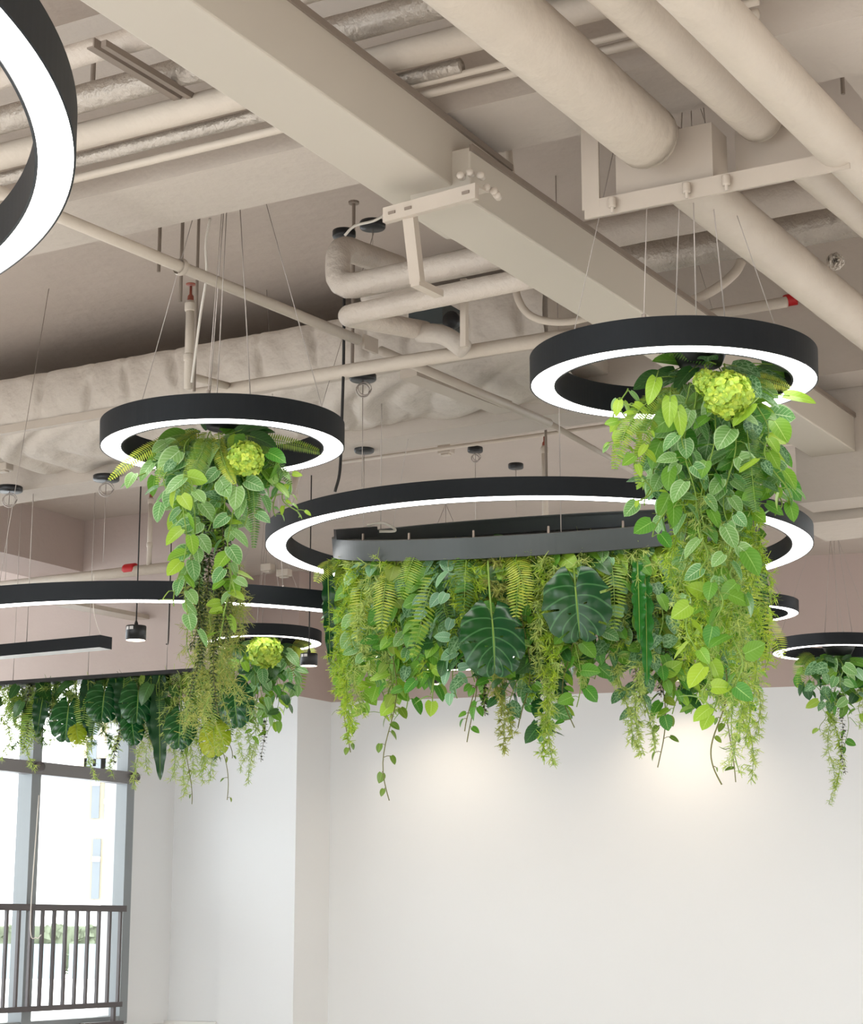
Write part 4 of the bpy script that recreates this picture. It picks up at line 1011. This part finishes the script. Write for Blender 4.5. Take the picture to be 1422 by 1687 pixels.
# ------------------------------------------------------------------ plants of the upper right ring lamp
YR = float(C2[1])
def W2(x, y, dy=0.): return WY(x, y, YR + dy)
K = 'upper right ring'
for i in range(14):
    x = 1045 + i * 19 + rnd(-8, 8); broad(W2(1170 + (x - 1170) * .55, 606 + rnd(-8, 14), rnd(-.1, .12)), np.array([(x - 1170) / 90, rnd(-.6, .1), rnd(-.5, .2)]), rnd(.09, .14), rnd(.05, .08), random.choice(['dark', 'mid', 'net', 'mid', 'dark']), key=(K, 'broad leaf', 'crowning the plant of'))
for x, y, dx, dz in ((1105, 640, -.1, -.9), (1085, 610, -.2, -.6), (1112, 655, .15, -1), (1275, 650, .8, -.15), (1250, 655, -.6, -.6)):
    broad(W2(x, y, -.2), np.array([dx, -.3, dz]), .09, .045, 'lime', key=(K, 'yellow-green pointed leaf', 'standing out from'), kind='heart')
fern(W2(1115, 640, -.1), W2(1012, 775, -.25), .0, .07, 'fern', 50, ctrl=W2(1030, 660, -.25)).__setitem__('label', 'olive fern frond arching down left from the upper right ring plant')
fern(W2(1110, 660, -.1), W2(1052, 805, -.2), .0, .05, 'fern', 44, ctrl=W2(1048, 690, -.2)).__setitem__('label', 'narrow fern frond hanging inside the arch of the left olive frond')
fern(W2(1225, 660, -.1), W2(1246, 845, -.2), .0, .075, 'fernd', 56, ctrl=W2(1235, 740, -.22)).__setitem__('label', 'long dark fern frond down the right side of the upper right plant')
fern(W2(1215, 625, -.05), W2(1306, 642, -.05), .0, .05, 'ferny', 34, ctrl=W2(1260, 618, -.1)).__setitem__('label', 'pale fern frond pointing right under the upper right ring')
fern(W2(1180, 600, .0), W2(1010, 560, .1), .0, .05, 'fernd', 44, ctrl=W2(1080, 560, .0)).__setitem__('label', 'dark fern frond lying over the top edge of the upper right ring')
hydrangea(W2(1200, 650, -.22), .062, 'lime green hydrangea bloom in the plant of the upper right ring lamp')
hydrangea(W2(1165, 630, -.2), .035, 'smaller lime bloom left of the large bloom in the upper right plant')
for i in range(30):
    f = i / 29; x = 1090 + f * 180 + rnd(-8, 8); edge = abs(f - .45) * 2; y1 = 900 - edge * 70 + rnd(-30, 30)
    vine(W2(1180 + (x - 1180) * .6, 630, rnd(-.15, .1)), px_len(630, y1, YR), random.choice(['pale', 'pale', 'pale', 'net', 'mid', 'lime']), rnd(.07, .088), .78, .036, .03, lean=((x - 1180) * .4 / FPX * YR, rnd(-.12, .02)), out=np.array([(x - 1180) / 60, -.5, 0]), outl=.02, key=(K, 'silver-green vine', 'under'), taper=.25)
for x, y0, y1 in ((1022, 655, 725), (1035, 640, 760), (1070, 720, 835), (1012, 680, 740)):
    vine(W2(x, y0, -.15), px_len(y0, y1, YR), random.choice(['pale', 'lime']), .05, .6, .03, .02, key=(K, 'short vine', 'at left under'), sway=.04)
for x, y0, y1 in ((1256, 700, 850), (1262, 720, 830)):
    vine(W2(x, y0, -.05), px_len(y0, y1, YR), 'lime', .055, .75, .035, .02, key=(K, 'lime vine', 'at right under'), sway=.03)
for x, y0, y1 in ((1128, 800, 1090), (1150, 820, 1150), (1215, 840, 1230), (1232, 830, 1100), (1178, 850, 1190), (1195, 860, 1260), (1115, 815, 1000), (1122, 830, 1060), (1138, 860, 1120), (1165, 830, 1160), (1205, 900, 1270), (1222, 860, 1190), (1240, 850, 1080), (1188, 880, 1215)):
    needles(W2(x, y0, rnd(-.16, -.02)), px_len(y0, y1, YR), random.choice(['asp', 'aspp', 'asp']), .040, 14, .022, .0026, lean=(rnd(-.02, .02), 0), key=(K, 'lime needle-leaf strand', 'hanging lowest from'), taper=.35)
for x, y0, y1, lm_ in ((1140, 780, 1010, 'pale'), (1165, 790, 1130, 'lime'), (1185, 780, 960, 'pale'), (1205, 800, 1060, 'mid'), (1172, 940, 1190, 'lime')):
    vine(W2(x, y0, rnd(-.1, .0)), px_len(y0, y1, YR), lm_, .08, .8, .042, .02, key=(K, 'long leafy vine', 'trailing below'), taper=.35, sway=.02)
for x, y0, y1, lm_ in ((1150, 868, 950, 'pale'), (1188, 862, 960, 'pale'), (1176, 955, 1040, 'mid'), (1140, 990, 1090, 'lime'), (1218, 905, 1000, 'mid'), (1160, 1080, 1170, 'lime'), (1205, 1040, 1150, 'mid')):
    vine(W2(x, y0, -.2), px_len(y0, y1, YR), lm_, .068, .8, .045, .02, key=(K, 'foremost vine', 'over the needle strands of'), taper=.2, sway=.02)
vine(W2(1196, 1100, -.05), px_len(1100, 1290, YR), 'ivy', .030, .6, .035, .014, key=(K, 'thin ivy tip', 'dangling lowest under'), sparse_end=.8, taper=.5, stem='stemb')

# ------------------------------------------------------------------ plants of the tilted planter
RIMTH = np.linspace(0, 2 * math.pi, 721); RIMP = np.array([rim(a_, PR - .05) - PN * HP for a_ in RIMTH]); RIMX = np.array([projx(q) for q in RIMP])
def rimat(x, front=True, inset=0.):
    msk = (RIMP[:, 1] < PC[1]) == front; idx = np.where(msk)[0]; k = idx[np.abs(RIMX[idx] - x).argmin()]
    p = rim(RIMTH[k], PR - .05 - inset) - PN * HP; return p, k
def dropL(p, ybot):
    # length so that the strand ends at image row ybot
    q = WY(CX, ybot, p[1]); return float(p[2] - q[2])
K = 'large planter'
def envelope(x):
    xs = [535, 560, 600, 640, 700, 760, 810, 850, 890, 940, 1000, 1040, 1100, 1150, 1200, 1250, 1262]
    ys = [1120, 1190, 1200, 1150, 1160, 1160, 1200, 1170, 1230, 1170, 1100, 1220, 1150, 1160, 1240, 1150, 1060]
    return float(np.interp(x, xs, ys))
def at(x, ins=0., front=True):
    p, k = rimat(x, front, ins); return p
def V3(x, yb, lm_, ll=.088, sp=.042, key='leafy vine', ins=None, lw=.8, taper=.3, **kw):
    p = at(x, rnd(-.01, .05) if ins is None else ins); vine(p, dropL(p, yb), lm_, ll, lw, sp, kw.pop('pet', .03), key=(K, key, 'hanging along the front of'), out=np.array([0, -1, 0]), outl=kw.pop('outl', rnd(.0, .03)), taper=taper, **kw)
def N3(x, yb, lm_='asp', rad=.058, dens=17, key='bright needle-leaf strand', **kw):
    p = at(x, rnd(-.03, .01)); needles(p, dropL(p, yb), lm_, rad, dens, kw.pop('nl', .034), kw.pop('nw', .0042), key=(K, key, 'hanging along the front of'), out=np.array([0, -1, 0]), outl=rnd(.0, .03), **kw)
for x, yb, lm_ in ((546, 1110, 'pale'), (556, 1170, 'lime'), (592, 1100, 'pale'), (606, 1080, 'pale'), (628, 1150, 'mid'), (650, 1160, 'lime'), (668, 1170, 'mid'), (700, 1150, 'mid'), (712, 1165, 'lime'), (930, 1185, 'lime'), (945, 1160, 'mid'), (1092, 1180, 'mid'), (1108, 1150, 'mid'), (1130, 1175, 'lime'), (1146, 1140, 'lime'), (1160, 1170, 'lime'), (870, 1140, 'mid'), (785, 1100, 'mid'), (1225, 1130, 'mid'), (1240, 1175, 'pale'), (1000, 1060, 'pale'), (1015, 1080, 'net'), (1075, 1090, 'net'), (960, 1110, 'mid')):
    V3(x, yb + rnd(-8, 8), lm_)
for x, yb in ((722, 1060), (732, 1110), (745, 1150), (748, 1010), (540, 1060), (612, 1040), (985, 1010), (1005, 1010)):
    V3(x, yb, 'silver', .08, .04, key='grey-green leafy vine')
for x, yb in ((655, 1318), (763, 1222), (775, 1205), (862, 1200), (1100, 1265), (1200, 1290), (1238, 1200), (928, 1200), (553, 1240)):
    V3(x, yb, 'ivy' if x in (655, 1100, 1200, 553) else 'mid', .07, .034, key='thin ivy-like vine', pet=.03, sparse_end=.3, taper=.5, stem='stemb')
for x, yb, lm_ in ((566, 1150, 'asp'), (578, 1225, 'asp'), (590, 1180, 'aspp'), (620, 1120, 'aspp'), (640, 1180, 'aspp'), (655, 1110, 'asp'), (765, 1060, 'asp'), (775, 1040, 'asp'), (886, 1250, 'asp'), (896, 1200, 'aspp'), (904, 1262, 'aspp'), (880, 1150, 'asp'), (1030, 1230, 'aspp'), (1040, 1245, 'aspp'), (1062, 1235, 'aspp'), (1120, 1120, 'asp'), (1135, 1060, 'asp'), (1165, 1180, 'aspp'), (1185, 1160, 'asp'), (1215, 1285, 'aspp'), (1226, 1220, 'aspp'), (1250, 1090, 'asp'), (812, 1245, 'aspo'), (822, 1220, 'aspo'), (950, 1130, 'aspp'), (600, 1200, 'asp'), (1150, 1120, 'asp')):
    N3(x, yb, lm_)
for x, yb in ((800, 1180), (868, 1160), (1052, 1165), (1100, 1150), (795, 1060), (848, 1060), (1070, 1000)):
    p = at(x, .03); pearls(p, dropL(p, yb), 'pearlb' if yb > 1100 else 'pearl', .02, .02, key=(K, 'blackish bead-leaf strand', 'hanging from the front of'), per=5, node=.014)
def WP(x, y, Yd): return WY(x, y, Yd)
Yf = float(at(900)[1])
monstera(WY(811, 1020, Yf - .12), WY(817, 1112, Yf - .16), .255, (.15, -1, .25), stem_from=WY(804, 925, Yf), label='dark monstera leaf hanging lower left of centre in the large planter', seed=2)
monstera(WY(948, 967, Yf - .15), WY(956, 1055, Yf - .15), .265, (-.1, -1, .2), stem_from=WY(944, 915, Yf), label='dark monstera leaf right of centre in the large planter', seed=3)
for x, y, ye, lm_ in ((540, 960, 1095, 'strapd'), (1062, 970, 1130, 'strap'), (1252, 950, 1080, 'strapd'), (1050, 960, 1060, 'strap'), (1245, 985, 1050, 'strap')):
    p = at(x, -.02); Yq = float(p[1])
    strap(WY(x, y - 35, Yq - .02), WY(x + (4 if x < 1200 else 8), ye, Yq - .08), .055, lm_, key=(K, 'wavy strap leaf', 'hanging in'))
for (x0, y0), (x1, y1), lm_ in (((640, 950), (628, 1040), 'ferny'), ((720, 955), (680, 1085), 'fern'), ((705, 970), (745, 1050), 'fernd'), ((860, 930), (850, 1020), 'ferny'), ((840, 925), (870, 1000), 'ferny'), ((1005, 930), (1012, 1040), 'fern'), ((1218, 890), (1250, 1050), 'fern'), ((1205, 940), (1240, 1030), 'ferny'), ((1240, 960), (1262, 1110), 'ferny'), ((1235, 900), (1255, 1020), 'fernd'), ((770, 920), (765, 1020), 'fernd'), ((560, 935), (520, 960), 'ferny'), ((600, 960), (590, 1060), 'ferny'), ((1250, 1030), (1290, 1085), 'ferny'), ((690, 920), (660, 990), 'fern')):
    p = at(x0); Yq = float(p[1]); fern(WY(x0, y0 - 15, Yq), WY(x1, y1, Yq - .12), 0, .095, lm_, 24, pw=.0, ctrl=WY((x0 + x1) / 2 + (6 if x1 > x0 else -2), (y0 + y1) / 2 - 25, Yq - .12), key=(K, 'fern frond', 'in the front foliage of'))
# packed greenery all along the rim (front and back)
for i in range(46):
    x = 548 + i * 15.6 + rnd(-6, 6); p = at(x, rnd(.02, .07)); yb = envelope(x) - rnd(0, 120)
    vine(p, dropL(p, yb), random.choice(['mid', 'lime', 'pale', 'dark', 'mid', 'net', 'lime']), rnd(.075, .1), .78, .032, .04, key=(K, 'short leafy vine', 'filling the front of'), out=np.array([0, -1, 0]), outl=rnd(-.02, .03), taper=.2, sway=.04)
for i in range(16):
    x = 570 + i * 45 + rnd(-8, 8); p = at(x, rnd(.0, .05)); needles(p, dropL(p, envelope(x) - rnd(10, 130)), random.choice(['asp', 'fernd' if False else 'aspo', 'asp']), .055, 12, .03, .0036, key=(K, 'short needle-leaf strand', 'filling the front of'))
for i in range(26):
    x = 560 + i * 27 + rnd(-8, 8); p = at(x, rnd(.0, .06), False); yb = rnd(1040, 1130)
    if i % 4 == 3: needles(p, dropL(p, yb), 'aspo', .055, 12, .03, .0036, key=(K, 'needle-leaf strand', 'along the far rim of'))
    else: vine(p, dropL(p, yb), random.choice(['mid', 'dark', 'dark']), .1, .75, .036, .04, key=(K, 'dark leafy vine', 'along the far rim of'), taper=.15, sway=.05)  # mostly dark leaf colour, put in behind to deepen the shaded gaps
for i in range(22):
    x = 560 + i * 32 + rnd(-10, 10); p = at(x, .02); broad(p - PN * .0 - Z * .01, np.array([rnd(-.5, .5), -.5, rnd(-.9, -.2)]), rnd(.08, .12), rnd(.05, .08), random.choice(['mid', 'pale', 'lime', 'dark', 'silver']), key=(K, 'single leaf', 'sticking out just under the rim of'))

# ------------------------------------------------------------------ plants on the rail at lower left
K = 'lower left rail'
def rl(x, du=0.):
    q = WU(x, np.interp(x, [-30, 332], [1131, 1107]) + 2, ru + du); q[2] = rl0[2] - .012; return q
for i in range(48):
    x = -14 + i * 8.4 + rnd(-5, 5); p = rl(x, rnd(-.07, .07)); kind_ = i % 4
    if kind_ == 0: needles(p, dropL(p, rnd(1190, 1260) + (60 if x > 250 else 0)), 'aspp', .06, 9, .04, .004, key=(K, 'pale needle-leaf strand', 'hanging from'))
    elif kind_ == 1: vine(p, dropL(p, rnd(1150, 1200)), 'dark', .12, .6, .06, .04, key=(K, 'dark leafy vine', 'hanging from'), taper=.2, sway=.04)
    elif kind_ == 2: needles(p, dropL(p, rnd(1180, 1240) + (40 if x > 250 else 0)), 'fernd', .06, 12, .04, .005, key=(K, 'dark green needle-leaf strand', 'hanging from'))
    else: q = p - Z * rnd(.25, .4) + np.array([rnd(-.15, .15), -.05, 0]); fern(p, q, 0, .14, random.choice(['fern', 'fernd']), 30, ctrl=(p + q) / 2 + np.array([0, -.1, .02]), key=(K, 'fern frond', 'hanging from'), pw=.1)
for x, y, yt, wd, lm_, lb_ in ((113, 1165, 1222, .24, 'monstera', 'split monstera leaf at far left of the rail, over the window post'), (172, 1140, 1188, .24, 'monstera', 'dark monstera leaf on the rail between the window posts'), (125, 1195, 1225, .13, 'monlime', 'small lime monstera leaf below the far left monstera'), (228, 1138, 1192, .24, 'monstera', 'glossy monstera leaf on the rail beside the long dark strap leaf'), (216, 1180, 1228, .16, 'monstera', 'narrow pale-lit monstera leaf over the right window post'), (298, 1178, 1234, .22, 'monstera', 'dark monstera leaf on the rail in front of the white pier'), (385, 1130, 1200, .24, 'monstera', 'dark monstera leaf at the right end of the rail foliage'), (352, 1200, 1245, .22, 'monlime', 'yellow-green monstera leaf at the right end of the rail foliage')):
    Yq = float(rl(x, -.12)[1]); monstera(WY(x, y, Yq), WY(x + rnd(-8, 8), yt, Yq - .05), wd * .84, (rnd(-.3, .3), -1, .2), lm_, label=lb_, seed=int(x), stem_from=rl(x, 0.))
for x, y1, dx in ((75, 1210, -14), (145, 1215, 2), (205, 1195, -6), (248, 1240, 10), (262, 1285, 2), (360, 1200, 4), (190, 1180, 8)):
    p = rl(x, -.05); strap(p, WY(x + dx, y1, float(p[1]) - .05), .10, 'strapd', .12, key=(K, 'dark strap leaf', 'hanging from'))
for x, y1, lm_ in ((150, 1285, 'aspp'), (195, 1280, 'aspp'), (275, 1250, 'aspp'), (310, 1295, 'aspp'), (325, 1270, 'asp'), (345, 1290, 'aspp'), (20, 1250, 'aspp'), (48, 1270, 'aspp'), (230, 1300, 'aspp')):
    p = rl(x, rnd(-.08, .02)); needles(p, dropL(p, y1), lm_, .045, 9, .04, .0042, key=(K, 'long pale wispy strand', 'trailing lowest from'))
for x, y1, dx in ((322, 1325, .0), (345, 1318, .12), (240, 1240, .05), (8, 1190, 0), (370, 1250, 0)):
    p = rl(x, -.06); vine(p, dropL(p, y1), 'ivy', .06, .5, .05, .02, lean=(dx, 0), key=(K, 'thin ivy vine', 'dangling from'), sparse_end=.6, stem='stemb')
for x, y1 in ((50, 1235), (200, 1260), (138, 1200)):
    p = rl(x, -.04); pearls(p, dropL(p, y1), 'pearlb', .02, .024, key=(K, 'dark bead-leaf strand', 'hanging from'), per=4, node=.02)

# ------------------------------------------------------------------ the two small distant ring plants
def small_plant(K, c, cx, w_, ys, yb, vtypes, sc=1.0, long=()):
    Y0 = float(c[1])
    def Wq(x, y, dy=0.): return WY(x, y, Y0 + dy)
    for i in range(10):
        x = cx + (i - 4.5) / 9 * w_; broad(Wq(cx + (x - cx) * .6, ys + 6, rnd(-.1, .1)), np.array([(x - cx) / w_ * 2.5, rnd(-.6, .1), rnd(-.5, .1)]), rnd(.13, .17), rnd(.07, .10), random.choice(['dark', 'mid', 'net']), key=(K, 'broad leaf', 'topping the plant of'))
    for i in range(15):
        f = i / 14; x = cx + (f - .5) * w_; edge = abs(f - .5) * 2; y1 = yb - edge ** 1.5 * (yb - ys) * .42 + rnd(-8, 8)
        vine(Wq(cx + (x - cx) * .6, ys + 4, rnd(-.15, .1)), px_len(ys + 4, y1, Y0), random.choice(vtypes), .12, .72, .055, .04, lean=((x - cx) * .5 / FPX * Y0, rnd(-.1, 0)), out=np.array([(x - cx) / w_ * 2, -.5, 0]), outl=.04, key=(K, 'leafy vine', 'under'), taper=.35, nvv=5)
    for x, y0, y1, lm_, kd in long:
        if kd == 'n': needles(Wq(x, y0), px_len(y0, y1, Y0), lm_, .05, 8, .045, .0045, key=(K, 'pale wispy strand', 'trailing lowest under'))
        elif kd == 'p': pearls(Wq(x, y0), px_len(y0, y1, Y0), lm_, .02, .026, key=(K, 'dark bead-leaf strand', 'trailing under'), per=4, node=.022)
        elif kd == 'v': vine(Wq(x, y0), px_len(y0, y1, Y0), lm_, .1, .7, .07, .03, key=(K, 'lime vine tip', 'trailing under'), taper=.4)
        elif kd == 'f': fern(Wq(x, y0), Wq(x + (x - cx) * .7, y1, -.1), 0, .14, lm_, 24, ctrl=Wq(x + (x - cx) * .6, y0 - 2, -.1), key=(K, 'fern frond', 'in the plant under'), pw=.1)
small_plant('small distant ring left of the planter', C5, 432, 105, 1062, 1195, ['mid', 'dark', 'pale', 'lime'],
    long=((400, 1150, 1250, 'aspp', 'n'), (412, 1150, 1270, 'aspp', 'n'), (418, 1150, 1290, 'aspp', 'n'), (434, 1160, 1255, 'pearlb', 'p'), (425, 1140, 1215, 'lime', 'v'), (440, 1140, 1210, 'lime', 'v'), (400, 1130, 1200, 'lime', 'v'), (470, 1070, 1140, 'fern', 'f'), (480, 1062, 1100, 'ferny', 'f')))
hydrangea(WY(437, 1072, float(C5[1]) - .25), .11, 'lime bloom at the top of the small distant ring plant')
small_plant('small ring at the right edge', C6, 1378, 100, 1082, 1165, ['net', 'pale', 'silver', 'dark', 'mid'],
    long=((1365, 1150, 1325, 'aspp', 'n'), (1374, 1150, 1300, 'asp', 'n'), (1383, 1140, 1275, 'pearlb', 'p'), (1388, 1130, 1240, 'mid', 'v'), (1360, 1140, 1205, 'lime', 'v'), (1410, 1110, 1200, 'aspp', 'n'), (1325, 1095, 1140, 'lime', 'v'), (1342, 1080, 1130, 'fern', 'f'), (1418, 1130, 1180, 'lime', 'v')))

# ------------------------------------------------------------------ labels that single each plant out
ORD = ['first', 'second', 'third', 'fourth', 'fifth', 'sixth', 'seventh', 'eighth', 'ninth', 'tenth', 'eleventh', 'twelfth', 'thirteenth', 'fourteenth', 'fifteenth', 'sixteenth', 'seventeenth', 'eighteenth', 'nineteenth', 'twentieth']
ORD += ['twenty-' + q for q in ORD[:9]] + ['thirtieth']
WHERE = {'left ring': 'the left ring lamp', 'upper right ring': 'the upper right ring lamp', 'large planter': 'the large tilted planter', 'lower left rail': 'the lower left rail', 'small distant ring left of the planter': 'the small distant lamp', 'small ring at the right edge': 'the lamp at the right edge'}
for (K_, kd, rel), lst in VREG.items():
    lst.sort(key=lambda q: q[0]); n = len(lst)
    for i, (x, o) in enumerate(lst):
        if n == 1: pos = ''
        elif i == 0: pos = 'leftmost '
        elif i == n - 1: pos = 'rightmost '
        elif i < n / 2: pos = ORD[i] + ' from left '
        else: pos = ORD[n - 1 - i] + ' from right '
        o['label'] = f'{pos}{kd} {rel} {WHERE[K_]}'
        if n > 1: o['group'] = f'{kd}s {rel} {WHERE[K_]}'
for o in list(bpy.data.objects):
    if '_org' in o.keys(): del o['_org']
